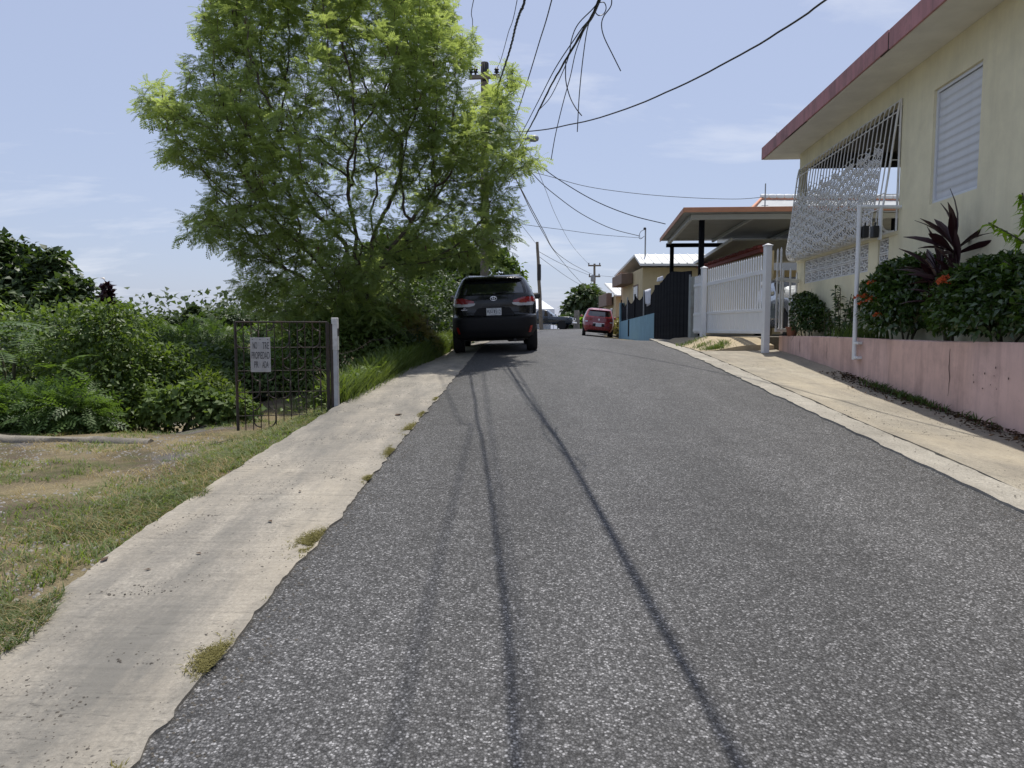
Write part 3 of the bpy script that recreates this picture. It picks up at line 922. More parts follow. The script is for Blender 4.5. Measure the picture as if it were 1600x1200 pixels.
def post(k, off, z0, z1, label, w=.118):
    p = G0 + (G1 - G0) * k; d = (G1 - G0).normalized(); n = Vector((-d.y, d.x, 0)); p = p + n * off
    t = thing('gate_post', label, 'post', (p.x, p.y, z0), (0, 0, ang))
    m = MB(); m.box((0, 0, (z1 - z0) / 2), (w, w, z1 - z0), .006); m.build('shaft', M['white_vinyl'], t)
    m = MB(); m.box((0, 0, z1 - z0 + .012), (w + .03, w + .03, .024), .005)
    h = w / 2 + .002
    m.add([(-h, -h, z1 - z0 + .024), (h, -h, z1 - z0 + .024), (h, h, z1 - z0 + .024), (-h, h, z1 - z0 + .024), (0, 0, z1 - z0 + .06)], [(0, 1, 4), (1, 2, 4), (2, 3, 4), (3, 0, 4)])
    m.build('cap', M['white_vinyl'], t)
    return t
post(-.02, .10, -.55, 1.66, 'tall white square post standing at the end of the pink planter wall', .125)
post(1.0, .09, -.28, 1.49, 'shorter white square post between the picket gate and the narrow picket panel', .118)
fp = thing('picket_panel', 'narrow white picket panel between the shorter post and the grey blue pillar', 'fence', (G1.x, G1.y, 0))
d2 = (G2 - G1); a2 = math.atan2(d2.y, d2.x)
for i in range(8):
    k = (i + .9) / 8.6
    picket(d2 * k, -.12, 1.40 - .06 * k, fp, a2)
for z in (1.12, .38, -.02):
    r_ = MB(); r_.bar(d2 * .06 + Vector((0, 0, z)), d2 * .98 + Vector((0, 0, z)), .045, .07, ch=.004); r_.build('rail', M['white_vinyl'], fp)
m = MB(); m.bar(d2 * .06 + Vector((0, 0, .16)), d2 * .98 + Vector((0, 0, .16)), .016, .44); m.build('lower_board', M['white_vinyl'], fp)
# low railing from the gate to the house corner, and the end of the gate that slides past the post
rl = thing('corner_railing', 'low white railing between the tall gate post and the yellow house corner', 'railing', (5.3, 14.35, 0))
e = pl_pt(.50, 15.1, 0) - Vector((5.3, 14.35, 0))
for i, (k, z0, z1) in enumerate(((.12, -.02, 1.62), (.26, -.02, 1.66), (.36, -.1, 1.26), (.66, -.1, 1.26), (.93, -.1, 1.2))):
    picket(e * k, z0, z1, rl, math.atan2(e.y, e.x))
for z in (1.02, -.02):
    r_ = MB(); r_.bar(e * .1 + Vector((0, 0, z + .01)), e + Vector((0, 0, z)), .05, .07, ch=.004); r_.build('rail', M['white_vinyl'], rl)
# ------------------------------------------------------------------ carport beyond the white gate
cp = thing('carport', 'open carport with terracotta fascia and grey underside on dark steel columns', 'carport', (4.9, 18.6, -.16))
cpo = Vector((4.9, 18.6, -.16))
def bq(mb, pts): mb.add([Vector(p) - cpo for p in pts], [tuple(range(len(pts)))])
FLf, FRf, BLf, BRf = Vector((4.33, 18.0, 0)), Vector((11.5, 17.7, 0)), Vector((4.70, 22.6, 0)), Vector((11.5, 22.6, 0))
def slab(mb, a, b, c, d, za, zb, zc, zd, th):
    A = [Vector((a.x, a.y, za)) - cpo, Vector((b.x, b.y, zb)) - cpo, Vector((c.x, c.y, zc)) - cpo, Vector((d.x, d.y, zd)) - cpo]
    B = [p + Vector((0, 0, th)) for p in A]
    mb.add(A + B, [(0, 3, 2, 1), (4, 5, 6, 7), (0, 1, 5, 4), (1, 2, 6, 5), (2, 3, 7, 6), (3, 0, 4, 7)])
m = MB(); slab(m, FLf, FRf, BRf, BLf, 2.97, 2.99, 2.84, 2.80, .05); m.build('roof_panel', M['roof_grey'], cp)
m = MB(); m.bar(Vector((4.31, 17.985, 3.0)) - cpo, Vector((11.5, 17.685, 3.02)) - cpo, .02, .125, ch=.003); m.build('fascia', M['fascia_orange'], cp)
m = MB(); m.bar(Vector((4.32, 18.0, 2.995)) - cpo, Vector((4.69, 22.6, 2.825)) - cpo, .02, .12, ch=.003); m.build('fascia', M['fascia_orange'], cp)
m = MB(); m.bar(Vector((4.60, 18.42, 2.885)) - cpo, Vector((11.4, 18.15, 2.905)) - cpo, .09, .13, ch=.004); m.build('beam', M['carport_white'], cp)
m = MB(); m.bar(Vector((4.62, 18.48, 2.88)) - cpo, Vector((4.93, 22.4, 2.73)) - cpo, .09, .13, ch=.004); m.build('beam', M['carport_white'], cp)
m = MB(); m.bar(Vector((4.85, 22.4, 2.64)) - cpo, Vector((11.4, 22.4, 2.68)) - cpo, .09, .12, ch=.004); m.build('beam', M['iron_dark'], cp)
for x in (6.3, 8.0, 9.7):
    m = MB(); m.bar(Vector((x, 18.4, 2.93)) - cpo, Vector((x, 22.4, 2.77)) - cpo, .06, .08, ch=.003); m.build('rafter', M['carport_white'], cp)
for (x, y, w_, zt_) in ((4.93, 18.55, .125, 2.83), (5.03, 22.4, .11, 2.60), (9.8, 18.3, .12, 2.85), (9.8, 22.4, .11, 2.61)):
    m = MB(); m.bb(x - w_ / 2 - cpo.x, x + w_ / 2 - cpo.x, y - w_ / 2 - cpo.y, y + w_ / 2 - cpo.y, -.16 - cpo.z, zt_ - cpo.z, .006); m.build('column', M['iron_dark'], cp)

# neighbour's porch with a tiled eave, seen under the carport
po = thing('tiled_porch', 'low porch roof with white edge and dark red tile fringe seen under the carport', 'porch', (6.7, 21.5, -.16))
poo = Vector((6.7, 21.5, -.16))
m = MB(); m.bb(.0, .15, -2.9, 3.4, 0, 2.22); m.bb(.15, 5, 3.25, 3.4, 0, 2.22); m.build('wall', M['cream_wall'], po)
m = MB()
A = [Vector(p) - poo for p in ((6.35, 24.8, 2.26), (6.35, 20.6, 2.56), (11.2, 20.6, 2.62), (11.2, 24.8, 2.36))]
m.add(A + [p + Vector((0, 0, .04)) for p in A], [(0, 1, 2, 3), (4, 7, 6, 5), (0, 4, 5, 1), (1, 5, 6, 2), (2, 6, 7, 3), (3, 7, 4, 0)])
m.build('roof_panel', M['roof_grey'], po)
m = MB(); m.bar(Vector((6.335, 24.8, 2.29)) - poo, Vector((6.335, 20.55, 2.59)) - poo, .03, .09); m.build('roof_edge', M['roof_white'], po)
tl = None
for i in range(30):
    y = 18.75 + i * .205
    if tl is None:
        t_ = MB(); n = 7
        o_ = [Vector((-.02 + .0, .095 * math.cos(a), .075 * math.sin(a))) for a in np.linspace(0, math.pi, n)]
        i_ = [Vector((-.02, .072 * math.cos(a), .055 * math.sin(a))) for a in np.linspace(0, math.pi, n)]
        ob = [p + Vector((.34, 0, .07)) for p in o_]; ib = [p + Vector((.34, 0, .07)) for p in i_]
        t_.grid([o_, ob]); t_.grid([ib, i_]); t_.grid([i_, o_])
        tl = t_.build('tile', M['tile_red'], po, 40); o = tl
    else: o = link('tile', tl.data, po)
    o.location = (6.45 - poo.x, y - poo.y, 2.13 - poo.z + .012 * math.sin(i * 2.1)); o.rotation_euler = (.05 * math.sin(i * 5), 0, 0)
m = MB(); m.bb(6.5 - poo.x, 6.62 - poo.x, -2.85, 3.3, 2.03 - poo.z, 2.12 - poo.z); m.build('eave_board', M['tile_red'], po)

# orange hip roof far behind, with an antenna mast
oh = thing('orange_roof_house', 'house with orange tiled hip roof rising behind the carport', 'house', (11.5, 29, -.2))
m = MB(); m.bb(-2.3, 5, -2.6, 3, 0, 4.5); m.build('wall', M['roof_grey'], oh)
m = MB()
m.add([(-2.75, -2.9, 4.55), (5.4, -2.9, 4.55), (5.4, 3.2, 4.55), (-2.75, 3.2, 4.55), (-1.95, -1.6, 5.18), (5.4, -1.4, 5.18)], [(0, 1, 5, 4), (3, 0, 4), (1, 2, 5), (2, 3, 4, 5), (0, 3, 2, 1)])
m.build('roof', M['roof_grey'], oh)
m = MB(); m.bar((-1.95, -1.62, 5.16), (5.4, -1.42, 5.20), .12, .17, ch=.02); m.bar((-2.75, -2.9, 4.6), (-1.95, -1.6, 5.2), .1, .1, ch=.02); m.build('ridge_trim', M['tile_orange'], oh)
rt = None
for i in range(24):
    if rt is None:
        q = MB(); q.lathe([(.09, -.14), (.10, .0), (.085, .14)], 8, axis='x'); rt = q.build('ridge_tile', M['roof_white'], oh, 50); o = rt
    else: o = link('ridge_tile', rt.data, oh)
    o.location = (-1.85 + i * .3, -1.61 + .007 * i, 5.27)
an = thing('antenna_mast', 'thin grey antenna mast standing in front of the orange roof', 'antenna', at(1195, 330, 25.8))
m = MB(); m.tube([(0, 0, -.8), (0, 0, .98)], .022, 6); m.tube([(-.12, 0, .2), (.12, 0, .2)], .012, 5); m.build('mast', M['grey_steel'], an)

# cream house with white ribbed roof
ch = thing('cream_house', 'cream house with white ribbed metal roof beyond the dark fence', 'house', (5.7, 31.0, -.3))
m = MB()
m.bb(0, 5, 0, .15, 0, 3.0); m.bb(0, .15, .15, 6, 0, 3.0); m.bb(0, 5, 5.9, 6.05, 0, 3.0); m.bb(4.9, 5.05, .15, 5.9, 0, 3.0)
m.build('wall', M['cream_wall'], ch)
m = MB(); A = [Vector(p) for p in ((-.22, -.6, 3.02), (5.4, -.6, 3.02), (5.4, .9, 3.56), (-.22, .9, 3.56), (5.4, 7, 3.1), (-.22, 7, 3.1))]
m.add(A + [p + Vector((0, 0, .1)) for p in A], [(0, 3, 2, 1), (3, 5, 4, 2), (6, 7, 8, 9), (9, 8, 10, 11), (0, 1, 7, 6), (1, 2, 8, 7), (2, 4, 10, 8), (4, 5, 11, 10), (5, 3, 9, 11), (3, 0, 6, 9)])
m.build('roof', M['roof_white'], ch)
rb = None
for i in range(16):
    if rb is None:
        q = MB(); q.bar((0, -.61, 3.135), (0, .9, 3.675), .05, .05, ch=.008); rb = q.build('roof_rib', M['roof_white'], ch)
    else:
        rb2 = link('roof_rib', rb.data, ch); rb2.location.x = i * .36
m = MB(); m.bb(.75, 1.75, -.02, .0, 1.45, 2.35); wi = m.build('window', M['brown_trim'], ch)
MB().bb(.82, 1.68, -.026, -.021, 1.52, 2.28).build('pane', M['glass_dark'], wi)
m = MB(); m.bb(-.02, -.0, 1.0, 2.2, 1.2, 2.35); wi = m.build('window', M['brown_trim'], ch)
MB().bb(-.027, -.021, 1.08, 2.12, 1.28, 2.27).build('pane', M['glass_dark'], wi)
m = MB(); m.bb(-.55, -.02, 2.4, 5.5, 2.45, 2.95, .01); m.build('side_awning', M['brown_trim'], ch)
ms = thing('service_mast', 'slim steel service mast with curled cable head on the white ribbed roof', 'mast', at(1008, 401, 31.6))
m = MB(); m.tube([(0, 0, -.3), (0, 0, 1.20)], .034, 6); m.build('pipe', M['grey_steel'], ms)
m = MB(); m.lathe([(.05, 0), (.07, .04), (.05, .10), (.01, .12)], 8, (-.03, 0, 1.17)); m.tube(smooth_path([(-.06, 0, 1.18), (-.22, 0, 1.08), (-.28, 0, .85), (-.2, 0, .78), (-.05, 0, .9)], 5), .012, 5); m.build('cable_head', M['black_plastic'], ms)
h2 = thing('low_house', 'small tan house with pale corrugated lean to roof past the teal wall', 'house', (6.15, 42, -.3))
m = MB(); m.bb(0, 3, 0, 5, 0, 2.3); m.build('wall', M['cream_wall'], h2)
m = MB(); A = [Vector(p) for p in ((-.1, -.5, 2.25), (3.4, -.5, 2.25), (3.4, 4.5, 3.25), (-.1, 4.5, 3.25))]
m.add(A + [p + Vector((0, 0, .07)) for p in A], [(0, 3, 2, 1), (4, 5, 6, 7), (0, 1, 5, 4), (1, 2, 6, 5), (2, 3, 7, 6), (3, 0, 4, 7)]); m.build('roof', M['roof_white'], h2)
for i in range(7):
    m = MB(); m.bar((-.05 + i * .52, -.5, 2.34), (-.05 + i * .52, 4.5, 3.34), .05, .05); m.build('roof_rib', M['roof_white'], h2)
m = MB(); m.bb(-.45, -.11, .8, 4.6, 1.75, 2.5, .01); m.build('side_awning', M['brown_trim'], h2)
m = MB(); m.bb(-.02, 0, 1.2, 2.2, .9, 1.6); m.build('window', M['glass_dark'], h2)

# pillar, dark slat gate, teal wall with dark slat fence
pl = thing('gate_pillar', 'grey blue plastered gate pillar with worn edge between white panel and dark gate', 'pillar', (4.80, 18.62, -.35))
m = MB(); m.box((0, 0, .86), (.26, .24, 1.73), .012); m.build('shaft', M['pillar'], pl)
dg = thing('dark_gate', 'tall dark steel slat gate with a swept top beside the pillar', 'gate', (4.76, 18.8, -.3))
dgo = Vector((4.76, 18.8, -.3))
dgt = lambda y: float(np.interp(y, [18.8, 20.0, 21.2, 21.9, 22.6, 23.2, 24.0], [1.55, 1.62, 1.73, 1.70, 1.56, 1.46, 1.50]))
slm = None
def slat(y, x, z0, z1, o, parent):
    global slm
    if slm is None:
        q = MB(); q.box((0, 0, .5), (.03, .118, 1.0), .003); s = q.build('slat', M['iron_dark'], parent); slm = s.data
    else: s = link('slat', slm, parent)
    s.location = (x - o.x, y - o.y, z0 - o.z); s.scale = (1, 1, z1 - z0)
n = 41
for i in range(n):
    y = 18.86 + i * .1265
    slat(y, float(gate_x(y)) + .02 + .006 * math.sin(i * 1.7), -.30 + .0 * i, dgt(y), dgo, dg)
for (z, dz) in ((.35, 0), (-.18, 0), (1.25, 0)):
    m = MB(); m.bar(Vector((gate_x(18.82) + .055, 18.82, z)) - dgo, Vector((gate_x(23.98) + .055, 23.98, z - .03)) - dgo, .04, .06); m.build('rail', M['iron_dark'], dg)
m = MB(); m.bb(gate_x(18.9) - .035 - dgo.x, gate_x(18.9) + .005 - dgo.x, 18.78 - dgo.y, 18.84 - dgo.y, 0, 1.75); m.build('edge_post', M['grey_steel'], dg)
tx = lambda y: 4.84 + (np.asarray(y) - 24.02) / 12.0 * .68
tw = thing('teal_wall', 'low pale teal painted wall below the dark slat fence', 'wall', (4.84, 24.02, -.55))
two = Vector((4.84, 24.02, -.55))
YY = np.linspace(24.02, 36, 14); m = MB()
zt_ = lambda y: .565 - (y - 24) / 12 * .16
rows = [[(tx(y) - two.x, y - two.y, 0) for y in YY], [(tx(y) - two.x, y - two.y, zt_(y) - two.z) for y in YY], [(tx(y) + .16 - two.x, y - two.y, zt_(y) - two.z) for y in YY], [(tx(y) + .16 - two.x, y - two.y, 0) for y in YY]]
m.grid([[Vector(p) for p in r] for r in rows]); m.f += [tuple(r * 14 for r in range(4))[::-1], tuple(r * 14 + 13 for r in range(4))]; m.mi += [0, 0]
m.build('wall_body', M['teal_wall'], tw, 30)
m = MB(); m.bb(tx(32) - .012 - two.x, tx(32) - two.x + .004, 31.0 - two.y, 32.2 - two.y, .24, .99); m.build('dark_slot_sheet', M['iron_dark'], tw)  # dark sheet stands in for the shadowed gap in the wall
m = MB(); m.bb(tx(36) - .04 - two.x, tx(36) + .2 - two.x, 35.9 - two.y, 36.15 - two.y, 0, 1.9, .01); m.build('end_post', M['teal_wall'], tw)
sf = thing('dark_fence', 'dark steel slat fence with stepped scooped tops standing on the teal wall', 'fence', (4.92, 24.1, .4))
sfo = Vector((4.92, 24.1, .4))
for i in range(96):
    y = 24.12 + i * .1235
    ph = ((y - 24.1) % 2.95) / 2.95
    top_ = 1.50 - (y - 24) * .012 - .26 * math.sin(ph * math.pi) ** .8
    slat(y, float(tx(y)) + .06 + .006 * math.sin(i * 1.9), float(zt_(y)) + .01, top_, sfo, sf)
for i in range(5):
    y = 24.15 + i * 2.95
    m = MB(); m.bb(tx(y) + .01 - sfo.x, tx(y) + .06 - sfo.x, y - .04 - sfo.y, y + .04 - sfo.y, zt_(y) + .003 - sfo.z, 1.50 - sfo.z); m.build('fence_post', M['galv'] if i in (1, 3) else M['iron_dark'], sf)
def cloth(name, label, p, w_, h, seed):
    m = MB(); P = []
    for i in range(9):
        P.append([Vector((.03 * math.sin(i * 1.1 + seed) * (.3 + j / 6), (i / 8 - .5) * w_ * (1 - .35 * j / 6 * (seed % 2)), -h * j / 6 * (1 - .3 * abs(i / 8 - .4)))) for j in range(7)])
    m.grid(P)
    o = m.build(name, M['cloth_white'], None, 60); o.location = p
    sol = o.modifiers.new('thickness', 'SOLIDIFY'); sol.thickness = .006
    return o
tag(cloth('hanging_cloth', 'white cloth draped over the dark slat fence', (float(tx(25.6)) - .03, 25.6, 1.45), 1.1, .62, 1), cat='cloth').name
bpy.data.objects['hanging_cloth']['label'] = 'white cloth draped over the dark slat fence'
o = tag(cloth('plastic_bag', None, (4.78, 22.9, 1.70), .75, .16, 2), 'crumpled pale bag caught on top of the dark gate', 'bag')

# ------------------------------------------------------------------ poles
def wood_pole(label, base, top, r0, r1, name='utility_pole'):
    t = thing(name, label, 'pole', base)
    m = MB(); d = Vector(top) - Vector(base)
    n = 14
    m.tube([d * (i / n) + Vector((.012 * math.sin(i * 1.3), .01 * math.sin(i * 2.1), -.4 if i == 0 else 0)) for i in range(n + 1)], [r0 + (r1 - r0) * i / n for i in range(n + 1)], 10)
    m.build('shaft', M['wood_pole'], t, 50)
    return t, d
P1 = at(757.5, 98, 24.0); P1b = Vector((P1.x - .02, 24.0, -.5))
p1, d1 = wood_pole('weathered wooden utility pole with street lamp rising behind the feathery tree', P1b, P1, .165, .125)
def rel(px, py, dy=0.0): return at(px, py, 24.0 + dy) - P1b
m = MB(); m.bar(rel(733, 121, -.2), rel(781, 119, -.2), .10, .13, ch=.008); m.bar(rel(733, 121, .2), rel(781, 119, .2), .10, .13, ch=.008); m.build('crossarm', M['wood_pole'], p1)
for px in (736, 743, 776):
    q = rel(px, 113, -.2); m = MB(); m.lathe([(.035, -.12), (.035, -.02), (.09, 0), (.05, .05), (.085, .09), (.04, .14), (.02, .17)], 9, q); m.build('insulator', M['black_plastic'], p1, 40)
m = MB(); m.lathe([(.13, 0), (.135, .35), (.13, .6)], 10, d1 - Vector((0, 0, .62))); m.build('dark_cap_sleeve', M['black_plastic'], p1, 40)
m = MB(); m.tube(smooth_path([rel(760, 232, -.1), rel(775, 222, -.2), rel(800, 218, -.3), rel(824, 217, -.35)], 5), .03, 7); m.build('lamp_arm', M['grey_steel'], p1, 50)
m = MB()
c0, c1 = rel(818, 217, -.35), rel(842, 216, -.38)
m.tube([c0 + (c1 - c0) * k for k in (0, .15, .4, .75, .95, 1)], [.03, .055, .10, .115, .08, .02], 10); m.build('lamp_head', M['grey_steel'], p1, 50)
m = MB(); m.tube([rel(757, 300, -.16), rel(757, 215, -.16)], .03, 6); m.build('conduit', M['grey_steel'], p1)
P2 = at(839.5, 378, 58); P2b = Vector((at(846, 512, 58).x, 58, -.3))
p2, d2_ = wood_pole('bare grey utility pole leaning slightly past the parked black car', P2b, P2, .17, .12)
m = MB(); m.lathe([(.16, 0), (.17, .3), (.16, 1.3)], 9, d2_ * .58); m.build('band', M['black_plastic'], p2)
P3 = at(929, 412, 100); P3b = Vector((P3.x, 100, -.5))
p3, d3 = wood_pole('distant utility pole with two crossarms and a transformer above the round tree', P3b, P3, .2, .15)
for (py, a, b) in ((415, 919, 939), (432, 920, 938)):
    m = MB(); m.bar(at(a, py, 99.8) - P3b, at(b, py, 99.8) - P3b, .16, .2); m.build('crossarm', M['wood_pole'], p3)
m = MB(); m.lathe([(.25, 0), (.28, .1), (.28, .8), (.2, .9)], 10, at(926, 440, 99.6) - P3b); m.build('transformer', M['grey_steel'], p3, 40)
for px in (920, 937, 921, 936):
    m = MB(); m.lathe([(.05, 0), (.1, .15), (.05, .3)], 7, at(px, 414 if px in (920, 937) else 431, 99.8) - P3b); m.build('insulator', M['black_plastic'], p3)

# ------------------------------------------------------------------ cables (each a thing)
def gpx(px, py):
    """road point under a pixel"""
    y = 2.0
    lo, hi = .8, 19.0
    for _ in range(50):
        y = (lo + hi) / 2
        if at(px, py, y).z < float(zr(y)) + .02: hi = y
        else: lo = y
    return at(px, py, y)
def over(px, py, h):
    """where a cable at height h hangs when its shadow lies under that road pixel"""
    g = gpx(px, py)
    return g + Vector((S_DIR.x, S_DIR.y, S_DIR.z)) * (h / S_DIR.z)
def cable(name, label, pts, r, wob=0.0, group=None, n=5, sub=6):
    P = smooth_path(pts, sub)
    if wob: P = [p + Vector((wob * math.sin(i * 2.3), wob * math.cos(i * 1.7), wob * math.sin(i * 1.1))) for i, p in enumerate(P)]
    m = MB(); m.tube(P, r, n)
    o = m.build(name, M['cable'], None, 60)
    return tag(o, label, 'cable', group)
SH_L = [(747, 640), (757, 700), (766, 770), (776, 850), (787, 940), (797, 1060), (806, 1190)]
SH_R = [(835, 635), (868, 690), (910, 755), (960, 845), (1010, 935), (1075, 1060), (1145, 1190)]
cable('twisted_cable', 'thick wavy black cable running down from overhead to the wooden pole behind the tree', [at(757, 196, 23.9), at(766, 163, 17), at(780, 128, 13.8), at(792, 93, 11.2), at(800, 66, 10.2), at(806, 40, 9.2), at(813, 18, 8.5), at(820, 0, 8.0), over(*SH_L[2], 4.65), over(*SH_L[3], 4.65), over(*SH_L[4], 4.65), over(*SH_L[5], 4.65), over(*SH_L[6], 4.65), over(*SH_L[6], 4.65) * 3 - over(*SH_L[5], 4.65) * 2, over(*SH_L[6], 4.65) * 9 - over(*SH_L[5], 4.65) * 8], .015, .004, sub=12)
BUN = [at(757, 300, 23.9), at(785, 268, 19.5), at(800, 250, 17), at(822, 210, 14.2), at(842, 172, 12), at(862, 132, 10.4), at(886, 90, 9.0), at(912, 45, 7.9), at(935, 2, 7.0)]
BUN2 = BUN + [over(*SH_R[4], 4.45), over(*SH_R[6], 4.55), over(*SH_R[6], 4.55) * 3 - over(*SH_R[4], 4.45) * 2, over(*SH_R[6], 4.55) * 6 - over(*SH_R[4], 4.45) * 5]
cable('communication_bundle', 'thick bundle of black communication cables hanging across the road overhead', BUN2, .013, .003, n=6)
def shift(P, dx, dz): return [p + Vector((dx * math.sin(i * .9 + 1), .03, dz * math.cos(i * .8))) for i, p in enumerate(P)]
tag(cable('bundle_strand', 'black strand wound loosely around the communication bundle', shift(BUN2, .022, .024), .008), group=None)
cable('bundle_strand', 'black strand sagging clear under the communication bundle near the lamp', [BUN[0], at(779, 262, 19.8), at(806, 224, 15), at(840, 160, 11.8), at(868, 106, 9.7), at(905, 50, 8.1), BUN[8], BUN2[9] + Vector((-.03, 0, -.03)), BUN2[10]], .007)
cable('bundle_strand', 'black strand bowing out on the pole side of the communication bundle', [BUN[4], at(861, 150, 11), at(886, 96, 9.2), at(893, 62, 8.3), at(903, 38, 7.8), at(926, 14, 7.2), BUN[8]], .006)
cable('loose_wire', 'loose black wire end dangling with a long straight drop from the bundle', [at(933, 10, 7.1), at(919, 40, 7.6), at(911, 90, 7.8), at(905, 150, 7.9), at(902, 206, 7.9)], .0055)
cable('loose_wire', 'loose black wire dropping from the bundle and kinking back to a free tip', [at(884, 95, 9.0), at(884, 125, 9), at(890, 150, 9), at(899, 168, 8.9), at(909, 181, 8.9)], .007)
cable('loose_wire', 'long thin wire hanging from the bundle down towards the tree tip', [at(916, 38, 7.8), at(900, 80, 8.4), at(891, 120, 8.6), at(880, 160, 8.8), at(868, 210, 9), at(861, 250, 9)], .0055)
cable('loose_wire', 'black wire end curling out beside the bundle near the cloudy sky', [at(950, -30, 6.6), at(954, -14, 6.7), at(955, 8, 6.8), at(943, 26, 7), at(940, 40, 7), at(944, 58, 7), at(957, 85, 7), at(970, 111, 7)], .0055)
cable('wire_loop', 'small round loop of black wire at the top of the bundle', [at(936, 4, 7.0), at(944, 4, 7), at(947, 13, 7), at(943, 22, 7), at(935, 24, 7), at(930, 19, 7.1)], .005)
far = Vector((1.2, -20, 8.2))
cable('power_line', 'thin overhead power line reaching the insulator on the far side of the pole top', [at(735, 108, 23.8), at(737, 70, 20.8), at(738.5, 35, 18.6), at(740, 0, 16.8), over(714, 650, 7.8), over(712, 770, 7.8), Vector((.6, -14, 8))], .010)
cable('power_line', 'thin overhead line between the wavy cable and the pole top', [at(776, 108, 23.8), at(783, 92, 22.7), at(794, 52, 19.8), at(808, 0, 16.8), Vector((.6, 9, 7.4)), Vector((1.2, 0, 7.5)), Vector((1.9, -10, 8))], .010)
cable('service_drop', 'straight thin overhead line crossing the open sky beside the tree', [at(757, 288, 23.9), at(779, 250, 22.4), at(800, 200, 20), at(820, 140, 17.7), at(842, 68, 15.2), at(862, 0, 13.2), Vector((1.05, 9, 6.3)), Vector((1.5, 2, 6.4)), Vector((1.9, -8, 6.6))], .012)
cable('service_drop', 'long black service cable sagging across the sky above the yellow house roof', [at(770, 206, 23.9), at(830, 205, 21.5), at(880, 197, 19.5), at(950, 180, 17.3), at(1040, 145, 15), at(1140, 95, 13), at(1230, 42, 11.4), at(1296, -4, 10.4), at(1420, -90, 9), Vector((5.6, 6.5, 5.2))], .017, .004)
cable('service_drop', 'service cable curving from the pole to the terracotta carport roof', [at(760, 205, 24), at(800, 230, 23.4), at(840, 257, 23), at(880, 285, 22.8), at(930, 314, 22.6), at(985, 336, 22.6), at(1040, 350, 22.5)], .014)
cable('service_drop', 'service cable sagging from the pole to the curled head on the ribbed roof mast', [at(757, 180, 24), at(800, 232, 25), at(840, 280, 26.3), at(872, 308, 27.5), at(910, 335, 29), at(955, 357, 30.3), at(1000, 369, 31.5)], .015)
cable('service_drop', 'nearly level cable passing from the pole to the antenna mast', [at(757, 240, 24), at(810, 262, 24.2), at(860, 276, 24.5), at(920, 292, 24.8), at(1000, 303, 25.2), at(1080, 309, 25.5), at(1150, 311, 25.7), at(1194, 308, 25.8)], .010)
cable('service_drop', 'faint level cable reaching the service mast below the curled head', [at(760, 340, 24.2), at(820, 351, 25.5), at(880, 359, 27.2), at(940, 367, 29.4), at(1004, 372, 31.5)], .009)
cable('street_cable', 'thick cable sagging along the street from the tree towards the far pole', [at(757, 220, 24.1), at(790, 255, 27), at(806, 280, 30), at(830, 325, 37), at(850, 362, 45), at(866, 391, 56), at(890, 410, 70), at(912, 422, 84), at(928, 430, 99)], .022)
cable('street_cable', 'cable descending steeply past the bare grey pole to the round tree', [at(757, 200, 24.1), at(800, 268, 29), at(830, 330, 37), at(850, 366, 45), at(865, 391, 54), at(890, 422, 68), at(911, 445, 82)], .020)
cable('street_cable', 'thin cable falling past open sky to the far pole crossarm', [at(757, 130, 24.1), at(800, 190, 28), at(830, 243, 35), at(850, 290, 44), at(870, 340, 57), at(895, 385, 75), at(920, 413, 99)], .014)
cable('street_cable', 'slack line between the bare grey pole and the far pole insulators', [at(840, 392, 58), at(865, 406, 66), at(890, 418, 76), at(921, 430, 99.5)], .02)
cable('street_cable', 'lower slack line dropping from the bare grey pole behind the round tree', [at(841, 400, 58), at(860, 414, 64), at(885, 432, 72), at(905, 444, 80)], .018)
cable('street_cable', 'thin line leaving the far pole towards the cream house', [at(931, 430, 99.5), at(950, 432, 80), at(970, 433.5, 60), at(998, 431, 34)], .016)
cable('street_cable', 'thin line running from the feathery tree to the bare grey pole', [at(770, 310, 24), at(792, 330, 30), at(815, 352, 40), at(840, 384, 58)], .014)

# ------------------------------------------------------------------ iron gate, post, sign and wire at the path on the other side
PF, PH = Vector((-3.07, 7.83, 0)), Vector((-2.10, 8.03, 0))
ig = thing('iron_gate', 'rusty black wrought iron gate of oval scrolls standing ajar by the path', 'gate', (PH.x, PH.y, -1.0))
igo = Vector((PH.x, PH.y, -1.0))
gd = (PH - PF).normalized(); GL = (PH - PF).length
TOPZ, BOTZ = .085, -1.13
def ip(a, z, off=0.0): return PF + gd * a + Vector((gd.y, -gd.x, 0)) * off + Vector((0, 0, z)) - igo
def zb(a): return max(BOTZ, float(ground_z((PF + gd * a).x, (PF + gd * a).y)) + .015)
m = MB(); m.tube([ip(0, BOTZ), ip(0, TOPZ)], .016, 6); m.tube([ip(GL, zb(GL) - .05), ip(GL, TOPZ)], .022, 6)
m.tube([ip(0, TOPZ), ip(GL, TOPZ)], .012, 6); m.build('frame', M['iron_black'], ig)
m = MB(); m.tube([ip(GL + .045, zb(GL) - .05, .0), ip(GL + .045, TOPZ - .02, 0)], .02, 8); m.build('hinge_post', M['iron_black'], ig)
NBAR = 12
for i in range(1, NBAR):
    a = GL * i / NBAR
    m = MB(); m.tube([ip(a, zb(a)), ip(a, TOPZ)], .0058, 5); m.build('bar', M['iron_black'], ig)
for z in (-.20, -.46, -.70, -.965):
    m = MB(); m.tube([ip(0, z), ip(GL, z)], .0052, 5); m.build('rail', M['iron_black'], ig)
cw = GL / NBAR
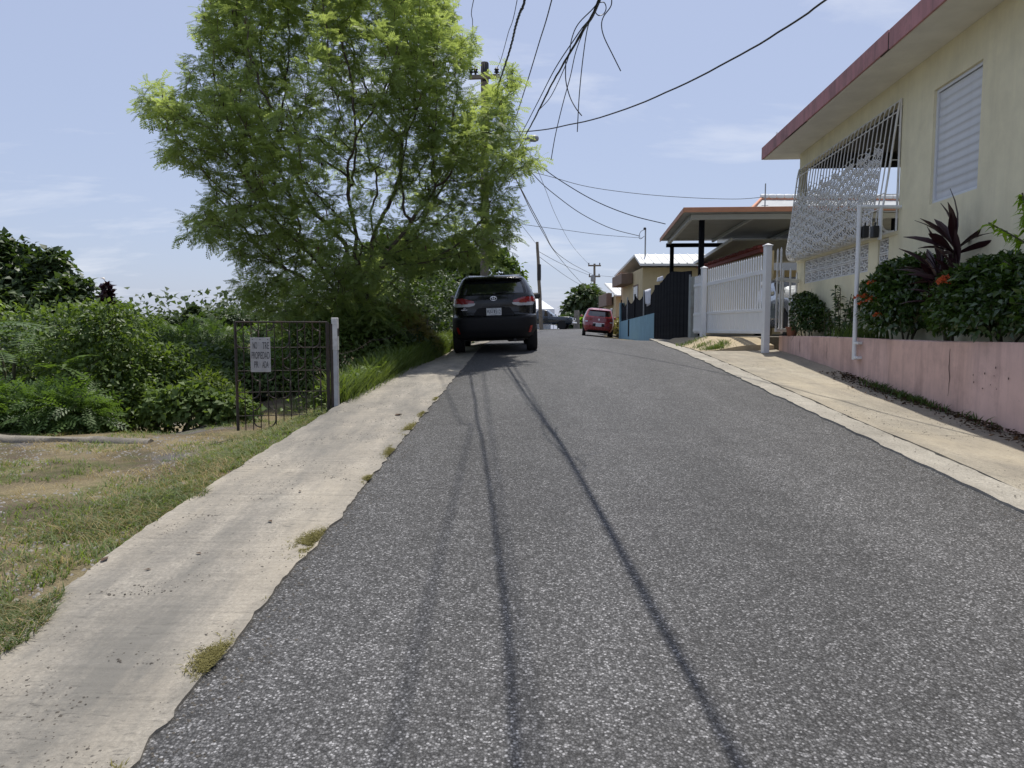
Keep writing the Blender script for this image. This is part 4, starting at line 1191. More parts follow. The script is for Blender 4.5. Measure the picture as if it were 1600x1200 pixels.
for (z0, z1, st) in ((TOPZ, -.225, 0), (-.235, -.465, 1), (-.475, -.79, 0), (-.805, -1.115, 1)):
    for j in range(3 if st else 3):
        for side in (0, 1):
            a0 = GL * (j * 4 + (2 if st else 0) + 1) / NBAR + (0 if side == 0 else cw * 1.0)
            if a0 > GL * .98: continue
            if z1 < -.8 and zb(a0) > -1.05: continue
            rr = min(cw * .95, (z0 - z1) * .35)
            sg = -1 if side == 0 else 1
            base = a0
            pts = [ip(base, z0 - .01, .008)]
            pts += [ip(base + sg * (rr - rr * math.cos(t)), z0 - .02 - rr * math.sin(t), .008) for t in np.linspace(0, math.pi / 2, 7)]
            pts += [ip(base + sg * (rr * math.cos(t)), z1 + .02 + rr - rr * math.sin(t), .008) for t in np.linspace(0, math.pi / 2, 7)]
            m = MB(); m.tube(pts, .0082, 5); m.build('scroll', M['iron_black'], ig, 60)
m = MB(); m.box(ip(GL + .10, -.03), (.05, .04, .09), .005); m.build('hinge_plate', M['iron_black'], ig)
sp = ip(.165, -.09, .035) + igo
def text_mesh(body, h, width, mat_, parent, Mx, name='lettering', ext=.0008):
    cu = bpy.data.curves.new(name, 'FONT'); cu.body = body; cu.align_x = 'CENTER'; cu.align_y = 'CENTER'; cu.extrude = ext; cu.size = 1.0
    o = bpy.data.objects.new(name, cu); COL.objects.link(o)
    bpy.context.view_layer.update()
    me = bpy.data.meshes.new_from_object(o.evaluated_get(bpy.context.evaluated_depsgraph_get()))
    bpy.data.objects.remove(o); bpy.data.curves.remove(cu)
    co = np.empty(len(me.vertices) * 3, np.float32); me.vertices.foreach_get('co', co); co = co.reshape(-1, 3)
    lo, hi = co.min(0), co.max(0)
    co[:, 0] = (co[:, 0] - (lo[0] + hi[0]) / 2) * (width / (hi[0] - lo[0])); co[:, 1] = (co[:, 1] - (lo[1] + hi[1]) / 2) * (h / (hi[1] - lo[1]))
    me.vertices.foreach_set('co', co.ravel())
    me.transform(Mx); me.materials.clear(); me.materials.append(mat_); me.update()
    return link(name, me, parent)
sg = thing('warning_sign', 'faded private property board wired to the iron gate', 'sign', sp)
sm = MB(); sm.box((.105, 0, -.19), (.225, .006, .385), .002); sm.build('board', M['sign'], sg)
TX = lambda x, z: Matrix.Translation((x, -.0042, z)) @ Matrix.Rotation(R(90), 4, 'X')
text_mesh('NO', .075, .048, M['ink'], sg, TX(.047, -.085))
text_mesh('EN', .075, .040, M['ink_pale'], sg, TX(.102, -.086))
text_mesh('TRE', .075, .072, M['ink'], sg, TX(.166, -.087))
text_mesh('PROPIEDAD', .078, .198, M['ink'], sg, TX(.107, -.195))
text_mesh('PR', .072, .046, M['ink'], sg, TX(.058, -.298)); text_mesh('IV', .072, .032, M['ink_pale'], sg, TX(.102, -.298)); text_mesh('ADA', .072, .07, M['ink'], sg, TX(.158, -.298))
for x in (.02, .105, .19):
    m = MB(); m.lathe([(.006, 0), (.006, .004)], 8, (x, -.0035, -.02), 'y'); m.build('bolt_hole', M['ink'], sg)
gp_ = thing('fence_post', 'square flaking white post with grey lower half beside the iron gate', 'post', (-2.02, 8.06, -1.15))
m = MB(); m.box((0, 0, .565), (.060, .060, .65 + .48), .005); m.build('shaft', M['galv'], gp_)
m = MB(); m.box((0, 0, 1.10), (.069, .069, .37), .006); m.build('painted_top', M['post_paint'], gp_)
wf = [(-2.02, 8.06), (-1.98, 10.2), (-1.88, 12.4), (-1.75, 14.6), (-1.6, 17.5)]
for (z, sag, lb) in ((.62, .06, 'upper barbed wire strand strung from the flaking post along the weedy bank'), (.20, .05, 'lower barbed wire strand strung from the flaking post into the weeds')):
    P = []
    for (x0, y0), (x1, y1) in zip(wf[:-1], wf[1:]):
        for k in range(4):
            t = k / 4; y = y0 + (y1 - y0) * t
            P.append(Vector((x0 + (x1 - x0) * t - .05, y, zr(y) + z + .0 - sag * math.sin(t * math.pi))))
    m = MB(); m.tube(P, .0017, 4)
    for p, q in zip(P[:-1], P[1:]):
        for k in (.3, .8):
            c = p.lerp(q, k); m.tube([c + Vector((-.025, .01, -.018)), c + Vector((.025, -.01, .018))], .0016, 3); m.tube([c + Vector((-.02, 0, .02)), c + Vector((.02, 0, -.02))], .0016, 3)
    tag(m.build('barbed_wire', M['iron_black'], None), lb, 'wire')
for i, (x, y) in list(enumerate(wf[1:4]))[2:]:
    t = thing('stake', ['thin dark stake holding barbed wire just past the feathery tree trunk', 'thin dark stake holding barbed wire among tall green weeds', 'thin dark stake holding barbed wire close to the black car'][i], 'stake', (x - .06, y, zr(y) - .2), (R(3 - 2 * i), R(2 * i), 0), None)
    m = MB(); m.tube([(0, 0, 0), (.01, 0, .45), (0, .01, .92)], [.022, .02, .016], 6); m.build('shaft', M['wood_pole'], t)

# concrete kerb at the yard edge
kb = thing('concrete_kerb', 'long rounded concrete kerb at the edge of the dry yard', 'kerb', (-5.4, 7.45, -1.20))
m = MB(); P = [(-2.2, -.05, .0), (-1.1, .03, .01), (0, .06, .0), (.8, .04, -.012), (1.55, -.02, -.03)]
m.tube(smooth_path(P, 5), [.072] * 21, 8)
for v in range(len(m.v)): m.v[v] = (m.v[v][0], m.v[v][1], m.v[v][2] + .05 * (fbm(m.v[v][0] * 4, m.v[v][1] * 4 + m.v[v][2] * 9) - .5))
m.build('kerb_body', M['old_concrete'], kb, 50)
# ------------------------------------------------------------------ vehicles
class Car:
    """body surface given by levels (z, half width, rear y, front y); rear bumper at y=0"""
    def __init__(self, levels, n=4.6, th=88):
        a = np.array(levels, float)
        zz = np.concatenate([np.linspace(p, q, 5)[:-1] for p, q in zip(a[:-1, 0], a[1:, 0])] + [a[-1:, 0]])
        self.z = zz
        self.hw, self.yr, self.yf = (np.interp(zz, a[:, 0], a[:, k]) for k in (1, 2, 3))
        k = np.array([.25, .5, .25])
        for nm in ('hw', 'yr', 'yf'):
            v = getattr(self, nm); p = np.pad(v, 1, mode='edge'); s = np.convolve(p, k, 'valid'); s[0], s[-1] = v[0], v[-1]
            setattr(self, nm, s)
        self.n, self.th = n, th
    def at_z(self, z): return [float(np.interp(z, self.z, v)) for v in (self.hw, self.yr, self.yf)]
    def rear(self, x, z, off=0.0):
        hw, yr, yf = self.at_z(z); hl = (yf - yr) / 2; yc = (yf + yr) / 2
        nn = self.n * 1.5
        u = min(abs(x) / hw, 1.0)
        return Vector((x, yc - hl * (1 - u ** self.n) ** (1 / nn) - off, z))
    def side(self, y, z, sg, off=0.0):
        hw, yr, yf = self.at_z(z); hl = (yf - yr) / 2; yc = (yf + yr) / 2
        nn = self.n * 1.5
        u = min(abs(y - yc) / hl, 1.0)
        return Vector((sg * (hw * (1 - u ** nn) ** (1 / self.n) + off), y, z))
    def ring(self, i):
        hw, yr, yf = self.hw[i], self.yr[i], self.yf[i]; hl = (yf - yr) / 2; yc = (yf + yr) / 2
        out = []
        for k in range(self.th):
            t = 2 * math.pi * k / self.th
            c, s = math.cos(t), math.sin(t)
            ex = .42
            c2, s2 = math.copysign(abs(c) ** ex, c), math.copysign(abs(s) ** ex, s)
            f = (abs(c2) ** self.n + abs(s2) ** (self.n * 1.5)) ** (1 / (self.n * 1.15))
            # scale to lie on the outline
            lo, hi = 0.2, 2.0
            for _ in range(22):
                m_ = (lo + hi) / 2
                if abs(c2 * m_) ** self.n + abs(s2 * m_) ** (self.n * 1.5) > 1: hi = m_
                else: lo = m_
            out.append(Vector((hw * c2 * lo, yc + hl * s2 * lo, self.z[i])))
        return out
    def shell(self, z0, z1, name, mat_, parent, arches=(), ar=.40, top=True, bot=True):
        idx = [i for i, z in enumerate(self.z) if z0 - 1e-6 <= z <= z1 + 1e-6]
        m = MB(); rings = [self.ring(i) for i in idx]; th = self.th
        for r in rings: m.v.extend([tuple(p) for p in r])
        for a in range(len(rings) - 1):
            for k in range(th):
                k2 = (k + 1) % th
                m.f.append((a * th + k, a * th + k2, (a + 1) * th + k2, (a + 1) * th + k))
        m.f.append(tuple(range(th))[::-1]); m.f.append(tuple((len(rings) - 1) * th + k for k in range(th)))
        m.mi = [0] * len(m.f)
        o = m.build(name, mat_, parent)
        me = o.data
        if arches:
            cut = MB()
            for y in arches:
                for sg in (-1, 1):
                    cut.lathe([(ar, 0), (ar, .34)], 28, (sg * (self.hw.max() - .24) - (0 if sg > 0 else .34), y, .34), 'x')
            co = cut.build('arch_cutter', mat_, None)
            co.location = (0, 0, 0)
            o.parent = None
            mod = o.modifiers.new('cut', 'BOOLEAN'); mod.operation = 'DIFFERENCE'; mod.object = co; mod.solver = 'EXACT'
            bpy.context.view_layer.update()
            me2 = bpy.data.meshes.new_from_object(o.evaluated_get(bpy.context.evaluated_depsgraph_get()))
            o.modifiers.clear(); o.data = me2; o.parent = parent
            bpy.data.objects.remove(co)
            me = me2
        me.polygons.foreach_set('use_smooth', [True] * len(me.polygons)); me.update(); me.set_sharp_from_angle(angle=R(42))
        return o
    def rear_patch(self, poly_rows, name, mat_, parent, off=.004, thick=.006):
        """poly_rows: list of (z, x0, x1)"""
        m = MB(); nx = 14; P, Q = [], []
        zs = [r[0] for r in poly_rows]
        for z in np.linspace(zs[0], zs[-1], max(4, len(zs) * 3)):
            x0 = np.interp(z, zs, [r[1] for r in poly_rows]); x1 = np.interp(z, zs, [r[2] for r in poly_rows])
            P.append([self.rear(x0 + (x1 - x0) * k / nx, z, off) for k in range(nx + 1)])
            Q.append([self.rear(x0 + (x1 - x0) * k / nx, z, off - thick - .012) for k in range(nx + 1)])
        m.grid([p[::-1] for p in P])
        ring_o = P[0] + [r[-1] for r in P[1:]] + P[-1][::-1][1:] + [r[0] for r in P[::-1][1:-1]]
        ring_i = Q[0] + [r[-1] for r in Q[1:]] + Q[-1][::-1][1:] + [r[0] for r in Q[::-1][1:-1]]
        m.grid([ring_o + ring_o[:1], ring_i + ring_i[:1]])
        return m.build(name, mat_, parent, 45)
    def side_patch(self, rows, sg, name, mat_, parent, off=.004):
        m = MB(); nx = 16; P = []
        zs = [r[0] for r in rows]
        for z in np.linspace(zs[0], zs[-1], 7):
            y0 = np.interp(z, zs, [r[1] for r in rows]); y1 = np.interp(z, zs, [r[2] for r in rows])
            P.append([self.side(y0 + (y1 - y0) * k / nx, z, sg, off) for k in range(nx + 1)])
        m.grid(P if sg > 0 else [p[::-1] for p in P])
        return m.build(name, mat_, parent, 45)

def wheel(parent, x, y, r, w_, rimm):
    wo = MB()
    sg = 1 if x > 0 else -1
    wo.lathe([(r * .62, -w_ / 2), (r * .93, -w_ / 2), (r, -w_ / 2 + .03), (r, w_ / 2 - .03), (r * .93, w_ / 2), (r * .62, w_ / 2)], 26, (0, 0, 0), 'x')
    for k in (-.055, 0, .055): pass
    t = wo.build('wheel', M['rubber'], parent, 40); t.location = (x, y, r)
    rm = MB(); rm.lathe([(r * .63, -.09), (r * .62, .05 * 1), (r * .5, .02)], 22, (0, 0, 0), 'x', cap=False)
    for k in range(5):
        a = 2 * math.pi * k / 5
        rm.bar((.03 * sg, .04 * math.cos(a), .04 * math.sin(a)), (.055 * sg, r * .6 * math.cos(a), r * .6 * math.sin(a)), .05, .05)
    rm.lathe([(.07, .0), (.06, .06 * sg)], 10, (0, 0, 0), 'x')
    ro = rm.build('rim', rimm, t, 40)
    return t

def ring_logo(parent, P, rx, rz, th, mat_, name='emblem'):
    m = MB()
    def el(cx, cz, ax, az): m.tube([P + Vector((cx + ax * math.cos(a), -.006, cz + az * math.sin(a))) for a in np.linspace(0, 2 * math.pi, 26, endpoint=False)], th, 5, closed=True)
    el(0, 0, rx, rz); el(0, rz * .02, rx * .30, rz * .95); el(0, rz * .45, rx * .66, rz * .42)
    return m.build(name, mat_, parent, 60)

# black crossover parked on the road edge, seen from behind
SUVP = Vector((-.34, 14.45, 0))
zl_, zr__ = float(walk_z(SUVP.x - .78, 15.3)), float(road_z(SUVP.x + .78, 15.3)) + .004
roll = -math.atan((zr__ - zl_) / 1.56)
zc0 = (zl_ + zr__) / 2
zc1 = (float(walk_z(SUVP.x - .78, 18.25)) + float(road_z(SUVP.x + .78, 18.25))) / 2
pit = math.atan((zc1 - zc0) / 2.65)
suv = thing('parked_car', 'black crossover car parked half on the pavement, seen from behind, plate KJU 512', 'car', (SUVP.x, SUVP.y, zc0 - .85 * math.tan(pit) - .005), (pit, roll, R(.5)))
C = Car([(.29, .74, .22, 4.2), (.34, .83, .10, 4.34), (.48, .90, .02, 4.44), (.62, .912, .0, 4.46), (.73, .912, .0, 4.46), (.765, .908, .03, 4.46), (.80, .905, .085, 4.45),
         (.92, .910, .10, 4.42), (1.04, .908, .10, 4.34), (1.11, .895, .11, 4.12), (1.17, .87, .13, 3.55), (1.22, .845, .15, 3.35), (1.36, .785, .23, 3.05), (1.47, .725, .31, 2.78),
         (1.545, .68, .37, 2.58), (1.595, .62, .44, 2.35), (1.622, .54, .60, 2.1), (1.634, .40, .85, 1.85)], 5.2)
C.shell(.765, 1.64, 'body', M['car_black'], suv, arches=(.87, 3.52), ar=.385)
C.shell(.29, .765, 'bumper_cladding', M['cladding'], suv, arches=(.87, 3.52), ar=.37)
C.rear_patch([(1.235, -.70, .70), (1.27, -.70, .70), (1.40, -.665, .665), (1.50, -.61, .61)], 'rear_window', M['car_glass'], suv, .004, .002)
m = MB()
m.grid([[C.rear(x, 1.515, .02) for x in np.linspace(-.62, .62, 15)], [C.rear(x, 1.535, .11) for x in np.linspace(-.60, .60, 15)], [C.rear(x, 1.56, .12) for x in np.linspace(-.59, .59, 15)], [Vector((x, .62, 1.632 - .06 * abs(x))) for x in np.linspace(-.55, .55, 15)]])
m.build('spoiler', M['car_black'], suv, 50)
for sg in (-1, 1):
    def rw(z, a, b): return (z, a, b) if sg > 0 else (z, -b, -a)
    tl_ = C.rear_patch([rw(1.045, .40, .885), rw(1.085, .40, .893), rw(1.125, .52, .88), rw(1.15, .62, .868)], 'tail_lamp', M['lamp_red'], suv, .014, .01)
    C.rear_patch([rw(.975, .50, .80), rw(1.0, .40, .83), rw(1.043, .375, .85)], 'clear_lens', M['lamp_clear'], tl_, .016, .01)
    C.rear_patch([rw(1.03, .53, .68), rw(1.06, .53, .68)], 'inner_lamp', M['lamp_red'], tl_, .021, .006)
    C.rear_patch([rw(.42, .70, .755), rw(.56, .745, .79)], 'reflector', M['reflector'], suv, .012, .006)
    C.side_patch([(1.20, .55, 3.25), (1.30, .75, 3.02), (1.46, 1.15, 2.65)], sg, 'side_window', M['car_glass'], suv, .004)
    m = MB(); m.box((sg * 1.0, 2.95, 1.20), (.20, .12, .15), .035); m.bar((sg * .86, 2.98, 1.16), (sg * .95, 2.96, 1.18), .05, .04); m.build('mirror', M['car_black'], suv, 50)
    m = MB(); m.tube([C.side(.8, 1.19, sg, .004), C.side(1.4, 1.20, sg, .006), C.side(2.6, 1.19, sg, .006)], .008, 5); m.build('window_trim', M['chrome'], suv)
    for y in (.87, 3.52): wheel(suv, sg * .785, y, .345, .225, M['galv'])
    m = MB(); m.tube(smooth_path([C.side(y, z, sg, -.02) + Vector((0, 0, .02)) for y, z in ((.75, 1.60), (1.3, 1.628), (2.2, 1.62))], 4), .016, 6); m.build('roof_rail', M['galv'], suv, 50)
C.rear_patch([(.845, -.56, .56), (.855, -.55, .55)], 'tailgate_crease', M['cladding'], suv, .012, .006)
rec = C.rear_patch([(.775, -.40, .40), (.80, -.43, .43), (.93, -.34, .34), (.945, -.31, .31)], 'plate_recess', M['cladding'], suv, .003, .002)
pp = C.rear(0, .86, .022)
m = MB(); m.box((.0, pp.y, .86), (.31, .008, .155), .004); plate = m.build('license_plate', M['plate'], suv)
PT = lambda x, z: Matrix.Translation((x, pp.y - .0055, z)) @ Matrix.Rotation(R(90), 4, 'X')
text_mesh('KJU', .078, .115, M['plate_ink'], plate, PT(-.075, .862)); text_mesh('512', .078, .105, M['plate_ink'], plate, PT(.085, .862))
text_mesh('PUERTO RICO', .016, .12, M['plate_ink'], plate, PT(0, .919)); text_mesh('ISLA DEL ENCANTO', .012, .13, M['plate_ink'], plate, PT(0, .80))
m = MB(); m.box((.012, pp.y - .0056, .86), (.016, .001, .05)); m.box((.012, pp.y - .0056, .892), (.024, .001, .012)); m.build('sentry_box_symbol', M['plate_ink'], plate)
ring_logo(suv, C.rear(0, 1.135, .008), .066, .044, .0052, M['chrome'])
BT = lambda x, z: Matrix.Translation((x, C.rear(x, z).y - .006, z)) @ Matrix.Rotation(R(90), 4, 'X')
text_mesh('LE', .016, .04, M['chrome'], suv, BT(-.60, .945), 'badge'); text_mesh('COROLLA CROSS', .020, .20, M['chrome'], suv, BT(-.57, .915), 'badge')
m = MB(); m.box((0, C.rear(0, .955, .012).y, .955), (.46, .02, .03), .006); m.build('tailgate_handle', M['car_black'], suv)
m = MB(); m.tube([C.rear(.02, 1.24, .02), C.rear(.30, 1.27, .022)], .009, 5); m.lathe([(.025, 0), (.02, .03)], 8, C.rear(.02, 1.235, .03), 'y'); m.build('rear_wiper', M['black_plastic'], suv)
m = MB(); m.lathe([(.035, 0), (.035, .25)], 10, (.42, .15, .27), 'y'); m.bb(.25, .62, .35, .6, .23, .33, .03); m.build('exhaust', M['black_plastic'], suv, 40)
m = MB(); m.add([(-.015, 1.05, 1.63), (.015, 1.05, 1.63), (.012, 1.25, 1.635), (-.012, 1.25, 1.635), (0, 1.02, 1.70)], [(0, 1, 4), (1, 2, 4), (2, 3, 4), (3, 0, 4)]); m.build('shark_fin', M['car_black'], suv)
m = MB(); m.bb(-.7, .7, .5, 4.0, .25, .30, .02); m.bar((-.75, .87, .33), (.75, .87, .33), .12, .10); m.build('underbody', M['black_plastic'], suv)

# red hatchback ahead of it
RP = Vector((4.43, 36.6, 0))
z0 = float(road_z(RP.x - .7, 37.2)); z1 = float(road_z(RP.x + .7, 37.2))
def hatch(name, label, loc, rot, paint):
    t = thing(name, label, 'car', loc, rot)
    H = Car([(.20, .66, .22, 3.6), (.26, .76, .08, 3.72), (.40, .81, .01, 3.78), (.58, .828, .0, 3.80), (.68, .83, .03, 3.79), (.80, .83, .07, 3.74), (.90, .82, .08, 3.62), (.97, .80, .09, 3.2),
             (1.02, .78, .11, 2.85), (1.15, .735, .20, 2.55), (1.30, .675, .29, 2.25), (1.40, .62, .36, 2.0), (1.455, .55, .46, 1.8), (1.485, .44, .65, 1.6), (1.495, .3, .85, 1.45)], 4.6, 64)
    H.shell(.20, 1.5, 'body', paint, t, arches=(.62, 3.08), ar=.33)
    H.rear_patch([(1.06, -.52, .52), (1.10, -.60, .60), (1.24, -.60, .60), (1.34, -.55, .55)], 'rear_window', M['car_glass'], t, .004, .002)
    m = MB(); m.grid([[H.rear(x, 1.36, .02) for x in np.linspace(-.56, .56, 11)], [H.rear(x, 1.385, .10) for x in np.linspace(-.54, .54, 11)], [Vector((x, .62, 1.487 - .05 * abs(x))) for x in np.linspace(-.48, .48, 11)]]); m.build('spoiler', paint, t, 50)
    for sg in (-1, 1):
        def rw(z, a, b): return (z, a, b) if sg > 0 else (z, -b, -a)
        l = H.rear_patch([rw(.72, .60, .80), rw(.80, .50, .82), rw(.90, .52, .815), rw(.98, .62, .79)], 'tail_lamp', M['lamp_red'], t, .012, .01)
        H.rear_patch([rw(.74, .58, .72), rw(.80, .56, .72)], 'clear_lens', M['lamp_clear'], l, .016, .01)
        H.side_patch([(1.03, .35, 2.7), (1.15, .5, 2.45), (1.33, .8, 2.1)], sg, 'side_window', M['car_glass'], t, .004)
        H.rear_patch([rw(.36, .58, .70), rw(.40, .58, .70)], 'reflector', M['reflector'], t, .01, .006)
        m = MB(); m.box((sg * .90, 2.35, 1.04), (.16, .10, .13), .03); m.build('mirror', paint, t, 50)
        for y in (.62, 3.08): wheel(t, sg * .71, y, .29, .175, M['galv'])
    p = H.rear(0, .60, .015)
    m = MB(); m.box((0, p.y, .60), (.30, .008, .15), .003); m.build('license_plate', M['plate'], t)
    H.rear_patch([(.535, -.30, .30), (.55, -.32, .32), (.67, -.28, .28)], 'plate_recess', M['cladding'], t, .003, .002)
    H.rear_patch([(.20, -.55, .55), (.25, -.62, .62), (.34, -.50, .50)], 'lower_bumper', M['cladding'], t, .008, .004)
    m = MB(); c = H.rear(0, .885, .012)
    for a in (90, 210, 330):
        d = Vector((math.cos(R(a)), 0, math.sin(R(a)))); e_ = Vector((-d.z, 0, d.x))
        m.add([c, c + d * .033 + e_ * .019, c + d * .066, c + d * .033 - e_ * .019], [(0, 1, 2, 3)])
    m.build('emblem', M['chrome'], t)
    m = MB(); m.bar(H.rear(-.30, .70, .01), H.rear(.30, .70, .01), .03, .02); m.build('chrome_strip', M['chrome'], t)
    m = MB(); m.tube([H.rear(0, 1.08, .02), H.rear(.22, 1.10, .022)], .008, 5); m.build('rear_wiper', M['black_plastic'], t)
    m = MB(); m.tube([(0, .62, 1.48), (.0, .50, 1.60)], .006, 5); m.build('roof_aerial', M['black_plastic'], t)
    return t
hatch('parked_hatchback', 'small red hatchback parked close to the teal wall, seen from behind', (RP.x, RP.y, (z0 + z1) / 2 - .0), (.005, math.atan((z0 - z1) / 1.42), R(-5.5)), M['car_red'])
hatch('carport_car', 'pale silver car parked inside the carport behind the corner railing', (7.35, 19.5, -.16), (0, 0, R(176)), M['car_silver'])

# dark blue pickup standing across the end of the road
pk_ = thing('pickup_truck', 'dark blue pickup truck standing sideways at the end of the road by the white tent', 'truck', (.35, 60.5, float(zr(60.5)) + .0), (0, 0, R(-104)))
K = Car([(.42, .74, .12, 4.85), (.55, .84, .03, 5.0), (.75, .86, 0, 5.02), (.95, .86, .02, 4.98), (1.03, .84, .03, 4.85), (1.07, .80, .05, 4.6)], 9, 64)
K.shell(.42, 1.07, 'body', M['car_blue'], pk_, arches=(.95, 4.1), ar=.40)
K2 = Car([(1.05, .80, 1.72, 3.62), (1.10, .79, 1.75, 3.50), (1.35, .73, 1.85, 3.12), (1.58, .67, 1.95, 2.85), (1.66, .58, 2.1, 2.65)], 7, 48)
K2.shell(1.05, 1.66, 'cab', M['car_blue'], pk_)
for sg in (-1, 1):
    K2.side_patch([(1.13, 2.0, 3.25), (1.32, 2.05, 3.02), (1.55, 2.12, 2.78)], sg, 'side_window', M['car_glass'], pk_, .006)
    m = MB(); m.bb(sg * .70, sg * .85, .04, 1.7, 1.06, 1.16, .01); m.build('bed_rail', M['car_blue'], pk_)
    for y in (.95, 4.1): wheel(pk_, sg * .74, y, .36, .24, M['galv'])
    m = MB(); m.box((sg * .62, 5.0, .86), (.30, .06, .17), .01); m.build('headlight', M['lamp_clear'], pk_)
    m = MB(); m.box((sg * .98, 3.25, 1.22), (.18, .08, .15), .02); m.build('mirror', M['black_plastic'], pk_)
    m = MB(); m.bb(sg * .80, sg * .90, 2.0, 3.3, .38, .43, .01); m.build('side_step', M['chrome'], pk_)
m = MB(); ws = []
for z in np.linspace(1.12, 1.54, 5):
    hw, yr_, yf_ = K2.at_z(z); ws.append([Vector((x, yf_ - .05 * (abs(x) / hw) ** 4 * 2 + .012, z)) for x in np.linspace(-hw * .86, hw * .86, 9)])
m.grid(ws); m.build('windscreen', M['car_glass'], pk_)
m = MB(); m.bb(-.84, .84, 4.96, 5.12, .50, .64, .03); m.build('front_bumper', M['chrome'], pk_)
m = MB(); m.bb(-.45, .45, 4.99, 5.035, .78, .94, .01); m.build('grille', M['black_plastic'], pk_)

# white canopy tent and a concrete post beyond the pickup
tn = thing('canopy_tent', 'white peaked canopy tent with side cloth beside the pickup truck', 'tent', (1.2, 71, float(zr(71))))
m = MB(); h = 2.9
m.add([(-h, -h, 1.95), (h, -h, 1.95), (h, h, 1.95), (-h, h, 1.95), (0, 0, 4.1), (-h, -h, 1.45), (h, -h, 1.45), (h, h, 1.45), (-h, h, 1.45)], [(0, 1, 4), (1, 2, 4), (2, 3, 4), (3, 0, 4), (5, 6, 1, 0), (6, 7, 2, 1), (7, 8, 3, 2), (8, 5, 0, 3)])
m.build('canopy', M['tent'], tn)
m = MB(); m.bb(-h + .05, h - .05, h - .1, h - .04, 0, 1.7); m.build('back_cloth', M['tent'], tn)
for sx in (-1, 1):
    for sy in (-1, 1):
        m = MB(); m.tube([(sx * h * .97, sy * h * .97, -.2), (sx * h * .97, sy * h * .97, 1.95)], .04, 6); m.build('leg', M['white_paint'], tn)
cpst = thing('concrete_post', 'stout pale concrete post standing between the pickup and the red car', 'post', (at(901, 510, 64).x, 64, float(zr(64)) - .1))
m = MB(); m.tube([(0, 0, 0), (0, 0, .9), (.01, 0, 1.55), (0, 0, 1.82)], [.30, .27, .25, .22], 10); m.build('shaft', M['old_concrete'], cpst, 40)
# ------------------------------------------------------------------ foliage
def norm(a): return a / np.maximum(np.linalg.norm(a, axis=-1, keepdims=True), 1e-9)
def rand_dirs(n): return norm(rng.normal(size=(n, 3)))
def tmpl_leaf(w=.5, fold=.12, droop=.18):
    """one folded leaf along +Y, tip drooping"""
    V = [(0, 0, 0), (w * .5, .35, fold), (0, .42, 0), (-w * .5, .35, fold), (w * .36, .75, fold * .7 - droop * .4), (0, 1, -droop), (-w * .36, .75, fold * .7 - droop * .4)]
    return np.array(V), np.array([(0, 1, 4, 2), (0, 2, 6, 3), (2, 4, 5, 5), (2, 5, 5, 6)])[:2], None
def T_leaf(w=.5, fold=.10, droop=.2):
    V = np.array([(0, 0, 0), (w * .5, .40, fold), (0, 1, -droop), (-w * .5, .40, fold), (0, .5, -.02)])
    return V, np.array([(0, 1, 2, 4), (0, 4, 2, 3)])
def T_frond(pairs, lw, ll, taper=.5, droop=.35, vee=.12, gapf=.0):
    """a compound leaf: pairs of leaflets along a drooping stalk"""
    V, F = [], []
    def st(t): return np.array([0, t, -droop * t * t])
    for i in range(pairs):
        t = .10 + .86 * i / (pairs - 1)
        s = (math.sin(math.pi * min(1, .18 + .82 * (1 - abs(t - .42) / .62))) ** .5) if taper else 1
        L = ll * max(.35, s)
        for sg in (-1, 1):
            b = st(t)
            d = np.array([sg * .93, .34, -vee]); d /= np.linalg.norm(d)
            e = np.array([0, 1, -2 * droop * t]) ; e /= np.linalg.norm(e)
            k = len(V)
            V += [b - e * lw * .25, b + d * L * .5 + e * lw * .5, b + d * L + np.array([0, 0, -.04 * L]), b + d * L * .5 - e * lw * .5]
            F.append((k, k + 3, k + 2, k + 1) if sg > 0 else (k, k + 1, k + 2, k + 3))
    k = len(V)
    V += [np.array([-.012, 0, 0]), np.array([.012, 0, 0]), st(.55) + [.010, 0, 0], st(.55) + [-.010, 0, 0], st(1.0) + [.004, 0, 0], st(1.0) + [-.004, 0, 0]]
    F += [(k, k + 1, k + 2, k + 3), (k + 3, k + 2, k + 4, k + 5)]
    return np.array(V), np.array(F)
def T_blade(bend=.5, w=.06):
    V = np.array([(-w / 2, 0, 0), (w / 2, 0, 0), (w * .38, bend * .25, .55), (-w * .38, bend * .25, .55), (.004, bend, .95), (-.004, bend, .95)])
    return V, np.array([(0, 1, 2, 3), (3, 2, 4, 5)])
def scatter_mesh(name, T, P, D, N, S, rnd, mat_, keep_up=False):
    tv, tf = T
    n, k = len(P), len(tv)
    D = norm(D); X = norm(np.cross(D, N)); Nn = np.cross(X, D)
    S = np.broadcast_to(np.asarray(S, float), (n,))[:, None, None]
    V = P[:, None, :] + S * (tv[None, :, 0:1] * X[:, None, :] + tv[None, :, 1:2] * D[:, None, :] + tv[None, :, 2:3] * Nn[:, None, :])
    F = (np.arange(n)[:, None, None] * k + tf[None]).reshape(-1, 4)
    return np_mesh(name, V.reshape(-1, 3), F, mats=[mat_], smooth=False, attr=np.repeat(np.clip(rnd, 0, 1), k))
